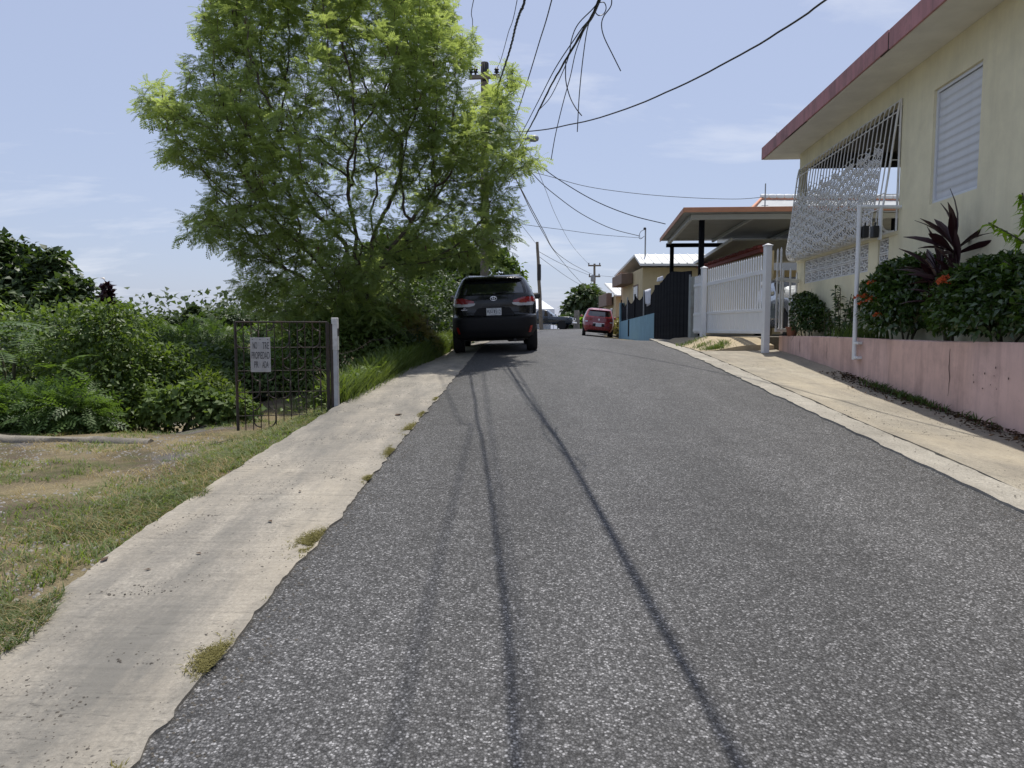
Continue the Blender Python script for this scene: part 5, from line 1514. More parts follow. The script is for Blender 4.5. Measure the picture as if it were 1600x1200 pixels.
def branch_mesh(name, A, B, ra, rb, mat_, sides=5):
    n = len(A)
    d = norm(B - A)
    ref = np.where(np.abs(d[:, 2:3]) < .9, np.array([[0, 0, 1.0]]), np.array([[1.0, 0, 0]]))
    x = norm(np.cross(d, ref)); y = np.cross(d, x)
    ang = 2 * math.pi * np.arange(sides) / sides
    ring = x[:, None, :] * np.cos(ang)[None, :, None] + y[:, None, :] * np.sin(ang)[None, :, None]
    V = np.concatenate([A[:, None] - d[:, None] * ra[:, None, None] * .3 + ring * ra[:, None, None], B[:, None] + d[:, None] * rb[:, None, None] * .3 + ring * rb[:, None, None]], 1)
    base = np.arange(n)[:, None, None] * 2 * sides
    k = np.arange(sides); k2 = (k + 1) % sides
    F = (base + np.stack([k, k2, k2 + sides, k + sides], -1)[None]).reshape(-1, 4)
    return np_mesh(name, V.reshape(-1, 3), F, mats=[mat_], smooth=True)

def grow(stems, attr, step, di, dk, bias=(0, 0, .08), iters=160):
    """space colonisation: stems = list of polylines (start nodes); returns nodes, parents"""
    nodes, par = [], []
    for st in stems:
        st, p0 = st
        prev = p0
        for p in st:
            nodes.append(np.array(p, float)); par.append(prev); prev = len(nodes) - 1
    N = np.array(nodes); par = list(par)
    A = attr.copy()
    best = np.full(len(A), 1e9); bi = np.zeros(len(A), int)
    def upd(i0):
        nonlocal best, bi
        d = np.linalg.norm(A[:, None] - N[None, i0:], axis=2)
        j = d.argmin(1); m = d[np.arange(len(A)), j]
        w = m < best
        best[w] = m[w]; bi[w] = j[w] + i0
    upd(0)
    bias = np.array(bias)
    for it in range(iters):
        act = best < di
        if not act.any(): break
        ids = bi[act]; dirs = norm(A[act] - N[ids])
        un, inv = np.unique(ids, return_inverse=True)
        acc = np.zeros((len(un), 3)); np.add.at(acc, inv, dirs)
        acc = norm(norm(acc) + bias + rng.normal(size=acc.shape) * .16)
        new = N[un] + acc * step
        i0 = len(N)
        N = np.concatenate([N, new]); par += list(un)
        upd(i0)
        keep = best > dk
        A, best, bi = A[keep], best[keep], bi[keep]
        if len(A) == 0 or len(N) > 9000: break
    return N, np.array(par)
def radii(N, par, r0, ex=2.3, cap=1.0):
    n = len(N); w = np.zeros(n); nch = np.zeros(n, int)
    for i in range(n):
        if par[i] >= 0: nch[par[i]] += 1
    depth = np.zeros(n, int)
    r = np.where(nch == 0, r0 ** ex, 0.0)
    order = np.argsort(-np.arange(n))
    # children may have lower index than their parent only in the initial stems, which are listed in order
    for i in order:
        if r[i] == 0: r[i] = r0 ** ex
        if par[i] >= 0: r[par[i]] += r[i]
    return np.minimum(r ** (1 / ex), cap), nch

# ---------------- the big feathery tree
TY = 14.2
outline = [(345, -60), (300, 40), (335, 95), (285, 90), (292, 138), (235, 128), (212, 165), (258, 212), (246, 250), (302, 262), (335, 292), (282, 345), (288, 378), (320, 392), (350, 372), (388, 425), (352, 445), (405, 482), (438, 525), (520, 548), (600, 545), (640, 515), (668, 472), (700, 432), (785, 414), (815, 372), (806, 322), (765, 300), (828, 268), (858, 245), (815, 222), (800, 180), (815, 125), (788, 95), (772, 140), (735, 152), (706, 138), (742, 95), (748, 70), (715, 40), (690, -40), (600, -115), (450, -125)]
OP = np.array([[at(px, py, TY).x, at(px, py, TY).z] for px, py in outline])
def inside(P, poly):
    x, z = P[:, 0], P[:, 1]; c = np.zeros(len(P), bool)
    for (x0, z0), (x1, z1) in zip(poly, np.roll(poly, -1, 0)):
        k = ((z0 > z) != (z1 > z)) & (x < (x1 - x0) * (z - z0) / (z1 - z0 + 1e-12) + x0)
        c ^= k
    return c
def edge_dist(P, poly):
    d = np.full(len(P), 1e9)
    for a, b in zip(poly, np.roll(poly, -1, 0)):
        ab = b - a; t = np.clip(((P - a) @ ab) / (ab @ ab), 0, 1)
        d = np.minimum(d, np.linalg.norm(P - (a + t[:, None] * ab), axis=1))
    return d
def crown_points(n):
    out = []
    lo, hi = OP.min(0), OP.max(0)
    while sum(map(len, out)) < n:
        Q = lo + rng.random((n, 2)) * (hi - lo)
        Q = Q[inside(Q, OP)]
        d = edge_dist(Q, OP)
        yh = 2.7 * np.sqrt(np.clip(1 - (1 - np.clip(d / 2.4, 0, 1)) ** 2, .02, 1))
        y = (rng.random(len(Q)) * 2 - 1)
        y = np.sign(y) * np.abs(y) ** .75 * yh
        P3 = np.stack([Q[:, 0] * (TY + y) / TY * 1.0, TY + y, Q[:, 1] * (TY + y) / TY], 1)
        hol = fbm(P3[:, 0] * .75 + 5, P3[:, 2] * .75 + P3[:, 1] * .55, 3)
        out.append(P3[hol > .40])
    return np.concatenate(out)[:n]
TB = np.array([-3.12, 14.2, float(ground_z(-3.12, 14.2)) - .15])
A = crown_points(5200)
stems = [([TB, TB + [.02, 0, .5], TB + [.03, .02, 1.0], TB + [.05, .03, 1.45]], -1)]
tips = [(-.9, -.3, 1.0), (-.45, .5, 1.6), (-.05, -.45, 1.9), (.35, .25, 1.8), (.75, -.2, 1.35), (1.05, .4, .9), (-1.1, .3, .65), (.2, -.8, 1.1), (.55, .8, 1.3)]
for (x, y, z) in tips:
    d = np.array([x, y, z]) / np.linalg.norm([x, y, z])
    stems.append(([TB + [.05, .03, 1.45] + d * k + np.array([0, 0, .10 * k * k]) * .5 + rng.normal(size=3) * .04 for k in (.28, .56, .84, 1.12, 1.4)], 3))
N, par = grow(stems, A, .17, 2.2, .21, (0, 0, -.03))
r, nch = radii(N, par, .0045, 2.35, .15)
ok = par >= 0
tree = thing('feathery_tree', 'tall spreading tree with feathery bright green leaves and brown pods at the pavement edge', 'tree', (0, 0, 0))
tree.location = Vector(TB)
o = link('trunk', branch_mesh('trunk', N[par[ok]] - TB, N[ok] - TB, np.minimum(r[par[ok]], r[ok] * 1.35), r[ok], M['bark'], 6), tree)
thin = np.where((r < .016))[0]; print('tree nodes', len(N), len(thin))
depthn = np.zeros(len(N))
for i in thin: pass
_, uq = np.unique(np.round(N[thin] / .10).astype(int), axis=0, return_index=True); thin = thin[uq]
NF = 21500
ids = rng.choice(thin, NF)
P = N[ids] - TB + rng.normal(size=(NF, 3)) * .07
gd_ = np.where(par[ids][:, None] >= 0, N[ids] - N[par[ids]], np.array([[0, 0, 1.0]]))
D = norm(gd_) * .45 + rand_dirs(NF) * np.array([1.0, 1.0, .42]) + np.array([0, 0, -.05])
Nn = norm(np.array([0, 0, 1.0]) + rand_dirs(NF) * .6)
kp = ~((P[:, 0] + TB[0] > -1.30 * (P[:, 1] + TB[1]) / 14.2) & (P[:, 2] + TB[2] < 1.12)); P, D, Nn = P[kp], D[kp], Nn[kp]; NF = len(P)
rn = .22 + .5 * fbm(P[:, 0] * .6, P[:, 2] * .6 + P[:, 1] * .4, 3) + rng.normal(size=NF) * .13
link('crown', scatter_mesh('crown', T_frond(8, .115, .34, 1, .28, .10), P, D, Nn, rng.uniform(.17, .31, NF), rn, M['lf_tree']), tree)
ids = rng.choice(thin, 700)
P = N[ids] - TB + rng.normal(size=(700, 3)) * .1
tag(link('seed_pods', scatter_mesh('seed_pods', T_leaf(.22, .03, .0), P, np.array([0, 0, -1.0]) + rand_dirs(700) * .25, rand_dirs(700), rng.uniform(.10, .16, 700), rng.random(700), M['pod']), tree), kind='stuff')
# yellowing lower growth at the foot of the tree
def shrub_cloud(n, lobes, jit=.10):
    """points and outward directions over several ellipsoid lobes (cx,cy,cz,rx,ry,rz)"""
    L = np.array(lobes, float)
    vol = (L[:, 3] * L[:, 4] * L[:, 5]) ** (2 / 3); pick = rng.choice(len(L), n, p=vol / vol.sum())
    u = rand_dirs(n); u[:, 2] = np.where(u[:, 2] < -.55, -u[:, 2], u[:, 2])
    rad = np.clip(1.0 - np.abs(rng.normal(size=n)) * .20, .25, 1.04) * (0.72 + .54 * fbm(u[:, 0] * 2.3 + pick * 3.7, u[:, 2] * 2.3 + u[:, 1] * 1.9 + pick, 3))
    P = L[pick, :3] + u * rad[:, None] * L[pick, 3:]
    return P, u, pick
def make_bush(name, label, cat, loc, lobes, n, T, size, m, group=None, stem_h=.6, stem_r=.03, up=.6, leaf_tone=.0, part='foliage', stems=5, spread=.6, stem_mat='stem', out=.7, fit=None):
    if fit:
        tz = at(0, fit, loc[1]).z - loc[2]; k_ = tz / max(l[2] + l[5] for l in lobes)
        lobes = [(l[0], l[1], l[2] * k_, l[3], l[4], l[5] * k_) for l in lobes]
    t = thing(name, label, cat, loc, group=group)
    P, u, pk_i = shrub_cloud(n, lobes)
    D = norm(u * out + rand_dirs(n) * .7 + np.array([0, 0, -.10]))
    Nn = norm(u * (1 - up) + np.array([0, 0, 1.0]) * up + rand_dirs(n) * .45)
    rn = .15 + .55 * fbm(P[:, 0] * 1.3 + loc[0], P[:, 2] * 1.3 + P[:, 1], 3) + rng.normal(size=n) * .15 + leaf_tone
    link(part, scatter_mesh(part, T, P, D, Nn, rng.uniform(size[0], size[1], n), rn, M[m]), t)
    A_, B_, ra, rb = [], [], [], []
    L = np.array(lobes, float)
    for k in range(stems):
        c = L[k % len(L), :3] + rng.normal(size=3) * .12
        p = np.array([rng.uniform(-.15, .15) * spread, rng.uniform(-.15, .15) * spread, -.15]); m1 = p + (c - p) * np.array([.35, .35, .5]) + rng.normal(size=3) * .05
        for q0, q1, r0, r1 in ((p, m1, stem_r, stem_r * .75), (m1, c, stem_r * .75, stem_r * .4)): A_.append(q0); B_.append(q1); ra.append(r0); rb.append(r1)
        for j in range(4):
            e = c + rand_dirs(1)[0] * L[k % len(L), 3:] * .8
            A_.append(c); B_.append(e); ra.append(stem_r * .4); rb.append(stem_r * .12)
    link('trunk' if cat == 'tree' else 'stem', branch_mesh('stem', np.array(A_), np.array(B_), np.array(ra), np.array(rb), M[stem_mat], 5), t)
    return t
LEAF = T_leaf(.55, .10, .22)
LEAFW = T_leaf(.80, .10, .25)
LEAFN = T_leaf(.30, .06, .25)
FR = T_frond(8, .10, .26, 1, .35, .15)
FRB = T_frond(13, .055, .24, 1, .55, .18)
def G(x, y): return float(ground_z(x, y))
def bush_at(px, py, y, dz=0.0):
    p = at(px, py, y); return (p.x, y, G(p.x, y) + dz)

# low growth in front of and around the big tree
make_bush('yellowing_shrub', 'yellowing dry shrub leaning beside the tree foot near the black car', 'shrub', (-2.25, 14.6, G(-2.25, 14.6)), [(0, 0, .80, .50, .6, .45), (.32, .1, .5, .35, .5, .35), (-.4, 0, .6, .5, .6, .45)], 2000, FR, (.12, .22), 'lf_dry', stem_h=.5, stem_r=.02)
make_bush('leafy_shrub', 'bright green low shrub behind the iron gate at the foot of the feathery tree', 'shrub', (-3.35, 12.9, G(-3.35, 12.9)), [(0, 0, .6, .9, .7, .7), (.7, .2, .9, .7, .6, .6), (-.6, .1, .35, .7, .6, .5)], 4200, LEAF, (.07, .13), 'lf_vine')
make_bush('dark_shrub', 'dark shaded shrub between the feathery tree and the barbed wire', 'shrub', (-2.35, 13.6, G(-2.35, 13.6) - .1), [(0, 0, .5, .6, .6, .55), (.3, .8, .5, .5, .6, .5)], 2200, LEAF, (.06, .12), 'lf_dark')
make_bush('leafy_shrub', 'broad leafed dark green shrub behind the black car and the wooden pole', 'tree', (-1.9, 27.5, -.5), [(1.2, 0, 2.3, 1.2, 1.2, 1.3), (.2, .3, 1.4, 1.3, 1.2, 1.3), (-1.4, 0, 2.2, 1.6, 1.3, 1.7), (1.75, 0, 1.9, .75, .8, .7), (-2.8, -.5, 2.2, 1.5, 1.5, 2.0), (-.5, 0, 2.9, 1.3, 1.2, 1.0)], 7500, LEAFW, (.18, .32), 'lf_mid', stem_r=.08)
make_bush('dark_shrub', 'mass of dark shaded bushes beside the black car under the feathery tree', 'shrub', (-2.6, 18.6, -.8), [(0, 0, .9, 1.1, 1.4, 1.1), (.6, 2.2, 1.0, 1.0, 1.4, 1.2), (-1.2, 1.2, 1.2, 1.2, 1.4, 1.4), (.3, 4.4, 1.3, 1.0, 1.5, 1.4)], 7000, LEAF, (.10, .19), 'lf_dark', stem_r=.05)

# the thicket beyond the yard
make_bush('vine_bush', 'dense vine covered bush with a sunlit vertical stripe of leaves behind the kerb', 'bush', bush_at(165, 680, 9.6), [(0, 0, .9, .75, .7, 1.0), (-.35, .1, 1.5, .6, .6, .75), (.35, -.1, .55, .5, .55, .65), (.15, 0, 1.75, .45, .5, .55)], 6200, LEAF, (.055, .105), 'lf_vine', up=.5, fit=470)
make_bush('vine_bush', 'broad rounded vine bush in the middle of the thicket behind the kerb end', 'bush', bush_at(262, 672, 10.3), [(0, 0, .7, .8, .75, .85), (.45, .1, .9, .55, .6, .6), (-.4, 0, 1.2, .55, .6, .7), (.1, .1, 1.3, .5, .55, .5)], 6200, LEAF, (.055, .105), 'lf_vine', leaf_tone=-.02, fit=528)
make_bush('pale_shrub', 'low pale green broad leaf shrub nearest the free end of the iron gate', 'shrub', bush_at(300, 672, 9.1), [(0, 0, .28, .45, .35, .30), (.45, .1, .22, .40, .35, .25), (-.35, 0, .25, .3, .3, .25)], 1700, LEAFW, (.06, .11), 'lf_mid', leaf_tone=.22, stem_r=.012)
make_bush('grassy_shrub', 'small light green shrub hugging the ground by the foot of the iron gate', 'shrub', bush_at(352, 668, 9.4), [(0, 0, .22, .35, .35, .28), (-.25, .1, .35, .3, .3, .3)], 1000, LEAFN, (.07, .13), 'lf_grass', stem_r=.01)
make_bush('compound_leaf_bush', 'low bush of arching compound leaves in front of the thicket by the kerb', 'bush', bush_at(60, 690, 8.5), [(0, 0, .35, .45, .4, .38), (.40, 0, .35, .40, .35, .32), (-.6, 0, .4, .5, .4, .4)], 900, FR, (.20, .36), 'lf_frond', stem_r=.02, fit=612)
fb = thing('large_frond_shrub', 'shrub with long drooping ferny compound leaves rising above the kerb', 'shrub', bush_at(20, 690, 9.2))
nf = 44
a = rng.random(nf) * 2 * math.pi; el = rng.uniform(.15, .95, nf)
P = np.stack([rng.normal(size=nf) * .55, rng.normal(size=nf) * .45, rng.uniform(.85, 1.75, nf)], 1)
D = np.stack([np.cos(a), np.sin(a) * .8 - .25, el * .55], 1)
link('fronds', scatter_mesh('fronds', FRB, P, D, np.tile([0, 0, 1.0], (nf, 1)) + rand_dirs(nf) * .25, rng.uniform(.45, .75, nf), .35 + rng.random(nf) * .5, M['lf_frond']), fb)
A_ = np.array([(rng.normal() * .1, rng.normal() * .1, -.3) for _ in range(8)]); B_ = P[:8] * .9
link('stem', branch_mesh('stem', A_, B_, np.full(8, .03), np.full(8, .012), M['stem'], 5), fb)
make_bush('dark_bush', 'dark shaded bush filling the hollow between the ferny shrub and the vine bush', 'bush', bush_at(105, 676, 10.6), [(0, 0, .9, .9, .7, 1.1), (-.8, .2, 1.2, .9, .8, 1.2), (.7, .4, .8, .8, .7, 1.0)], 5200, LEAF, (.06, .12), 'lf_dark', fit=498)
make_bush('dark_bush', 'dark glossy bush behind the gate side of the thicket', 'bush', bush_at(345, 668, 12.5), [(0, 0, .9, .8, .8, .9), (-.6, .3, 1.1, .7, .7, .8), (.6, .3, .8, .7, .7, .8)], 4200, LEAFW, (.06, .12), 'lf_dark', leaf_tone=.08, fit=540)
make_bush('leafy_bush', 'mid green bush seen through the wrought iron gate', 'bush', bush_at(430, 650, 12.2), [(0, 0, .55, .7, .6, .6), (.6, .2, .6, .6, .6, .6), (-.5, .2, .5, .5, .5, .5)], 3600, LEAF, (.06, .11), 'lf_vine', fit=560)
make_bush('tall_thicket_bush', 'tall light green bush topping the thicket behind the ferny shrub', 'bush', bush_at(95, 670, 12.2), [(0, 0, 2.2, 1.3, 1.0, .85), (-1.2, 0, 2.1, 1.2, 1.0, .95), (1.1, .2, 1.95, 1.0, .9, .7), (0, 0, 1.3, 1.5, 1.0, 1.1)], 7000, LEAF, (.07, .13), 'lf_vine', stem_r=.05, fit=478)
make_bush('tall_thicket_bush', 'bush with mixed silver and dark leaves behind the middle vine bush', 'bush', bush_at(215, 660, 14.0), [(0, 0, 1.9, 1.0, .9, .75), (.9, .2, 1.8, .9, .9, .65), (-.8, .2, 2.05, .8, .8, .7), (.3, 0, 1.1, 1.4, 1.0, 1.0)], 10000, LEAF, (.05, .095), 'lf_mid', stem_r=.05, fit=490)
make_bush('tall_thicket_bush', 'pale feathery bush sloping down behind the dark glossy bush', 'bush', bush_at(320, 660, 15.5), [(0, 0, 1.8, 1.0, .9, .8), (1.0, .2, 1.6, .9, .9, .8), (.2, 0, 1.0, 1.5, 1.0, 1.0)], 2600, FR, (.16, .30), 'lf_frond', stem_r=.05, fit=503)
# trees farther down the slope
def tree_at(px, pytop, y, wpx, label, m, name='broadleaf_tree', n=4200, size=(.25, .45), T=LEAFW, seed=0, hfrac=.75, group=None):
    top = at(px, pytop, y); base = G(top.x, y) - .3
    h = top.z - base; w_ = wpx / FPX * y / 2
    lob = []
    rr = np.random.default_rng(seed)
    ch_ = h * hfrac; c0 = h - ch_ / 2
    lob.append((0, 0, c0, w_ * .75, w_ * .75, ch_ * .46))
    for k in range(7):
        a_ = rr.random() * 2 * math.pi; zz = rr.uniform(-.35, .38) * ch_
        q = w_ * rr.uniform(.35, .62)
        lob.append((q * math.cos(a_), q * math.sin(a_), c0 + zz, w_ * rr.uniform(.34, .5), w_ * rr.uniform(.34, .5), ch_ * rr.uniform(.16, .24)))
    t = thing(name, label, 'tree', (top.x, y, base), group=group)
    P, u, _ = shrub_cloud(n, lob)
    D = norm(u * .6 + rand_dirs(n) * .8 + np.array([0, 0, -.15])); Nn = norm(u * .4 + np.array([0, 0, .7]) + rand_dirs(n) * .45)
    rn = .12 + .6 * fbm(P[:, 0] * .5 + px, P[:, 2] * .5 + P[:, 1] * .3, 3) + rng.normal(size=n) * .13
    link('crown', scatter_mesh('crown', T, P, D, Nn, rng.uniform(size[0], size[1], n), rn, M[m]), t)
    A_, B_, ra, rb = [np.array([0, 0, -.3])], [np.array([0, 0, c0 - ch_ * .25])], [h * .022], [h * .016]
    for l in lob[1:]:
        A_.append(np.array([0, 0, c0 - ch_ * .25])); B_.append(np.array(l[:3])); ra.append(h * .011); rb.append(h * .004)
    link('trunk', branch_mesh('trunk', np.array(A_), np.array(B_), np.array(ra), np.array(rb), M['bark'], 6), t)
    return t
tree_at(30, 372, 24, 215, 'large dark domed tree rising highest above the thicket', 'lf_dark', n=9500, size=(.16, .30), seed=1)
tree_at(95, 430, 22, 120, 'smaller dark tree stepping down beside the large domed tree', 'lf_dark', n=4200, size=(.15, .28), seed=2)
tree_at(-75, 420, 26, 190, 'dark tree half out of view beside the large domed tree', 'lf_dark', n=4500, size=(.17, .3), seed=22)
tree_at(166, 433, 19, 22, 'slim dark red leafed sapling poking above the thicket', 'lf_red', name='sapling', n=420, size=(.14, .24), seed=3, hfrac=.45)
tree_at(198, 478, 21, 66, 'open crowned small tree with spidery twigs on the skyline', 'lf_mid', name='small_tree', n=800, size=(.10, .18), seed=4, hfrac=.5)
for i, (px, py, y, w_, m, lb) in enumerate([
    (152, 470, 28, 95, 'lf_mid', 'rounded mid green tree under the red leafed sapling'),
    (240, 490, 38, 90, 'lf_mid', 'flat topped green tree right on the low skyline'),
    (296, 482, 46, 34, 'lf_far', 'narrow pointed tree standing alone on the skyline'),
    (268, 500, 52, 80, 'lf_far', 'low hazy tree beside the narrow pointed tree'),
    (355, 482, 60, 85, 'lf_dark', 'dark rounded tree on the skyline above the iron gate'),
    (318, 500, 64, 70, 'lf_far', 'hazy tree between the pointed tree and the dark rounded tree'),
    (395, 492, 66, 70, 'lf_far', 'hazy tree beyond the dark rounded tree and the feathery tree'),
    (335, 520, 30, 110, 'lf_frond', 'light green tree below the skyline behind the pale feathery bush'),
    (250, 520, 26, 90, 'lf_mid', 'green tree top filling the gap behind the silver leafed bush'),
    (430, 505, 34, 90, 'lf_vine', 'sunny green tree seen past the iron gate and feathery tree'),
    (500, 500, 44, 110, 'lf_mid', 'green tree hidden mostly behind the feathery tree trunk')]):
    tree_at(px, py, y, w_, lb, m, n=4200 if y > 40 else 6500, size=(.11, .20) if y < 40 else (.20, .36), seed=10 + i)
# a wood on the far slope, one mass
nw = 60000
X_ = rng.uniform(-190, -20, nw); Y_ = rng.uniform(85, 260, nw)
zt0 = ground_z(X_, np.minimum(Y_, 400)) + (1.5 + 6.5 * rng.random(nw) ** .6) * (.7 + .6 * fbm(X_ * .06, Y_ * .06, 3))
P = np.stack([X_, Y_, zt0], 1)
tag(link('distant_wood', scatter_mesh('distant_wood', LEAFW, P, rand_dirs(nw), norm(np.array([0, -.2, 1.0]) + rand_dirs(nw) * .6), rng.uniform(.5, 1.0, nw), .1 + .7 * rng.random(nw), M['lf_far'])), 'wood of hazy green trees on the low ground far beyond the thicket', kind='stuff')
# far end of the road
tree_at(920, 443, 82, 92, 'round open crowned tree behind the red hatchback and distant pole', 'lf_far', n=1900, size=(.4, .8), seed=40, hfrac=.85)
tree_at(888, 492, 79, 34, 'low dark tree clump between the pickup and the concrete post', 'lf_dark', n=700, size=(.4, .7), seed=41, hfrac=.9)
tree_at(957, 470, 60, 26, 'slender dark shrub like tree between the red hatchback and the tan house', 'lf_mid', n=800, size=(.25, .5), seed=42, hfrac=.92)
tree_at(912, 496, 72, 30, 'small sunny bush beside the concrete post', 'lf_bright', name='bush', n=700, size=(.3, .5), seed=43, hfrac=.95)
tree_at(965, 455, 47, 12, 'thin dark conifer like shrub at the corner of the tan house', 'lf_dark', n=600, size=(.2, .4), seed=44, hfrac=.95)
make_bush('hedge_shrub', 'dry brown shrub between the red hatchback and the teal wall end', 'shrub', (6.2, 40.5, -.45), [(0, 0, .5, .5, .8, .5), (.2, 1.2, .6, .5, .8, .5)], 700, LEAF, (.12, .25), 'lf_dry')

# ---------------- planter plants
def ppt(a, s, z=-.16): p = pl_pt(a, s, z); return (p.x, p.y, p.z)
make_bush('potted_shrub', 'dense dark green shrub at the gate end of the planter', 'shrub', ppt(.30, 13.75), [(0, 0, .40, .34, .42, .42), (.0, .25, .62, .26, .3, .26), (-.05, -.35, .30, .28, .3, .3)], 3600, LEAF, (.045, .085), 'lf_ixora', leaf_tone=-.05, stem_r=.014)
pot = thing('flower_pot', 'terracotta flower pot at the end of the planter wall beside the gate post', 'pot', ppt(.06, 14.0, -.13))
m = MB(); m.lathe([(.075, 0), (.085, .01), (.11, .15), (.125, .155), (.125, .185), (.105, .185), (.10, .14)], 16); m.build('pot_body', M['terracotta'], pot, 40)
m = MB(); m.lathe([(.0, .150), (.10, .150)], 16, cap=False); m.build('potting_soil', M['soil'], pot)
ss = thing('slim_shrub', 'slim shrub of upright leafy twigs against the pale yellow wall', 'shrub', ppt(.32, 12.2))
A_, B_, P_, D_ = [], [], [], []
for k in range(13):
    p = np.array([rng.normal() * .06, rng.normal() * .22, -.05]); h = rng.uniform(.55, 1.08)
    d = np.array([rng.normal() * .10, rng.normal() * .16, 1.0])
    for j in range(5): A_.append(p + d * h * j / 5); B_.append(p + d * h * (j + 1) / 5)
    for j in range(34):
        t = rng.uniform(.12, 1.0); P_.append(p + d * h * t); D_.append(rand_dirs(1)[0] * [1, 1, .5] + [0, 0, .15])
link('stem', branch_mesh('stem', np.array(A_), np.array(B_), np.full(len(A_), .008), np.full(len(A_), .006), M['stem'], 4), ss)
P_ = np.array(P_); D_ = np.array(D_)
link('foliage', scatter_mesh('foliage', LEAF, P_, D_, np.tile([0, 0, 1.0], (len(P_), 1)) + rand_dirs(len(P_)) * .5, rng.uniform(.06, .12, len(P_)), rng.random(len(P_)) * .7, M['lf_ixora']), ss)
def ixora(label, s, lobes, n, nfl, flpos, off=.27):
    t = make_bush('flowering_shrub', label, 'shrub', ppt(off, s), lobes, n, LEAF, (.055, .11), 'lf_ixora', stem_r=.016, up=.55)
    P_, D_ = [], []
    for c in flpos:
        for k in range(46):
            u = rand_dirs(1)[0]; u[2] = abs(u[2]) * .8
            P_.append(np.array(c) + u * .045); D_.append(u)
    P_ = np.array(P_); D_ = np.array(D_)
    for c in range(len(flpos)):
        k0 = slice(c * 46, c * 46 + 46)
        link('flower_head', scatter_mesh('flower_head', T_leaf(.8, .1, .1), P_[k0], D_[k0], rand_dirs(46), rng.uniform(.025, .04, 46), rng.random(46), M['lf_flower']), t)
    return t
ixora('flowering shrub with several orange red blossom heads next to the white pipe mast', 9.75, [(0, 0, .36, .42, .62, .42), (0, 0, .60, .40, .55, .45), (-.05, .45, .45, .32, .38, .46), (.0, -.35, .75, .32, .40, .38), (-.08, .1, .85, .28, .36, .30), (-.05, .72, .72, .2, .22, .22)], 7200, 5,
      [(-.32, .32, .80), (-.30, .52, .62), (-.34, .22, .58), (-.28, .78, .62), (-.36, .05, .34), (-.3, .62, .52), (-.34, .33, .55)])
ixora('flowering shrub with one large red blossom head at the near end of the planter', 7.6, [(0, 0, .32, .44, .85, .38), (0, 0, .5, .40, .7, .42), (-.05, .55, .38, .36, .45, .44), (.0, -.55, .45, .38, .5, .42), (0, .2, .75, .28, .4, .22)], 7200, 1, [(-.30, .52, .72), (-.33, .50, .68), (-.30, .58, .70)])
make_bush('flowering_shrub', 'leafy end of the flower bed below the bright green twigs', 'shrub', ppt(.27, 6.4), [(0, 0, .36, .42, .6, .45), (0, -.7, .36, .42, .6, .45)], 3600, LEAF, (.055, .11), 'lf_ixora', stem_r=.016)
gt = thing('strap_leaf_clump', 'clump of narrow grassy leaves in the planter beside the pipe mast', 'plant', ppt(.18, 11.0))
n = 220
a = rng.random(n) * 2 * math.pi
P = np.stack([rng.normal(size=n) * .06, rng.normal(size=n) * .42, np.zeros(n) - .02], 1)
link('blades', scatter_mesh('blades', T_blade(.55, .09), P, np.stack([np.cos(a), np.sin(a), np.zeros(n)], 1), np.tile([0, 0, 1.0], (n, 1)), rng.uniform(.16, .34, n), rng.random(n) * .8, M['lf_mid']), gt)
# maroon cordyline
ti = thing('maroon_plant', 'tall maroon strap leafed plant standing above the flowering shrubs', 'plant', ppt(.33, 8.75))
heads = [((-.02, -.05, 1.12), .60, 16, .9), ((-.10, .12, .80), .52, 15, .8), ((-.08, -.20, .72), .52, 15, .8), ((-.14, .02, .55), .48, 14, .7)]
A_, B_ = [], []
def T_strap():
    V, F = [], []
    for i, (t, w_) in enumerate([(0, .02), (.18, .035), (.36, .062), (.58, .080), (.8, .056), (1.0, .004)]):
        z = -.30 * t ** 2.2
        V += [(-w_, t, z + .025 * (w_ / .11)), (0, t, z - .01), (w_, t, z + .025 * (w_ / .11))]
    for i in range(5): F += [(i * 3, i * 3 + 1, i * 3 + 4, i * 3 + 3), (i * 3 + 1, i * 3 + 2, i * 3 + 5, i * 3 + 4)]
    return np.array(V), np.array(F)
STR = T_strap(); sl_m = None
for (c, L, nl, _) in heads:
    A_.append((0, c[1] * .3, -.1)); B_.append(c)
    for k in range(nl):
        a_ = k * 2.4 + c[2] * 5; el_ = math.radians(rng.uniform(8, 38) if k < nl * .55 else rng.uniform(50, 86))
        if sl_m is None:
            sl_m = scatter_mesh('leaf', STR, np.zeros((1, 3)), np.array([[0, 1.0, 0]]), np.array([[0, 0, 1.0]]), 1.0, np.array([.5]), M['lf_red'])
        o = link('leaf', sl_m, ti)
        d = Vector((math.cos(a_) * math.cos(el_) * .8 - .12, math.sin(a_) * math.cos(el_), math.sin(el_))).normalized()
        up = Vector((0, 0, 1)) if abs(d.z) < .95 else Vector((1, 0, 0))
        x_ = d.cross(up).normalized(); z_ = x_.cross(d)
        ro = rng.uniform(-1.0, 1.0); x_, z_ = x_ * math.cos(ro) + z_ * math.sin(ro), z_ * math.cos(ro) - x_ * math.sin(ro)
        mt = Matrix((x_, d, z_)).transposed().to_4x4()
        s_ = L * rng.uniform(.78, 1.08)
        o.matrix_local = Matrix.Translation(Vector(c) + Vector((0, 0, -.10 + .2 * el_ / 1.5))) @ mt @ Matrix.Scale(s_, 4)
link('stem', branch_mesh('stem', np.array(A_, float), np.array(B_, float), np.full(4, .022), np.full(4, .014), M['stem'], 6), ti)
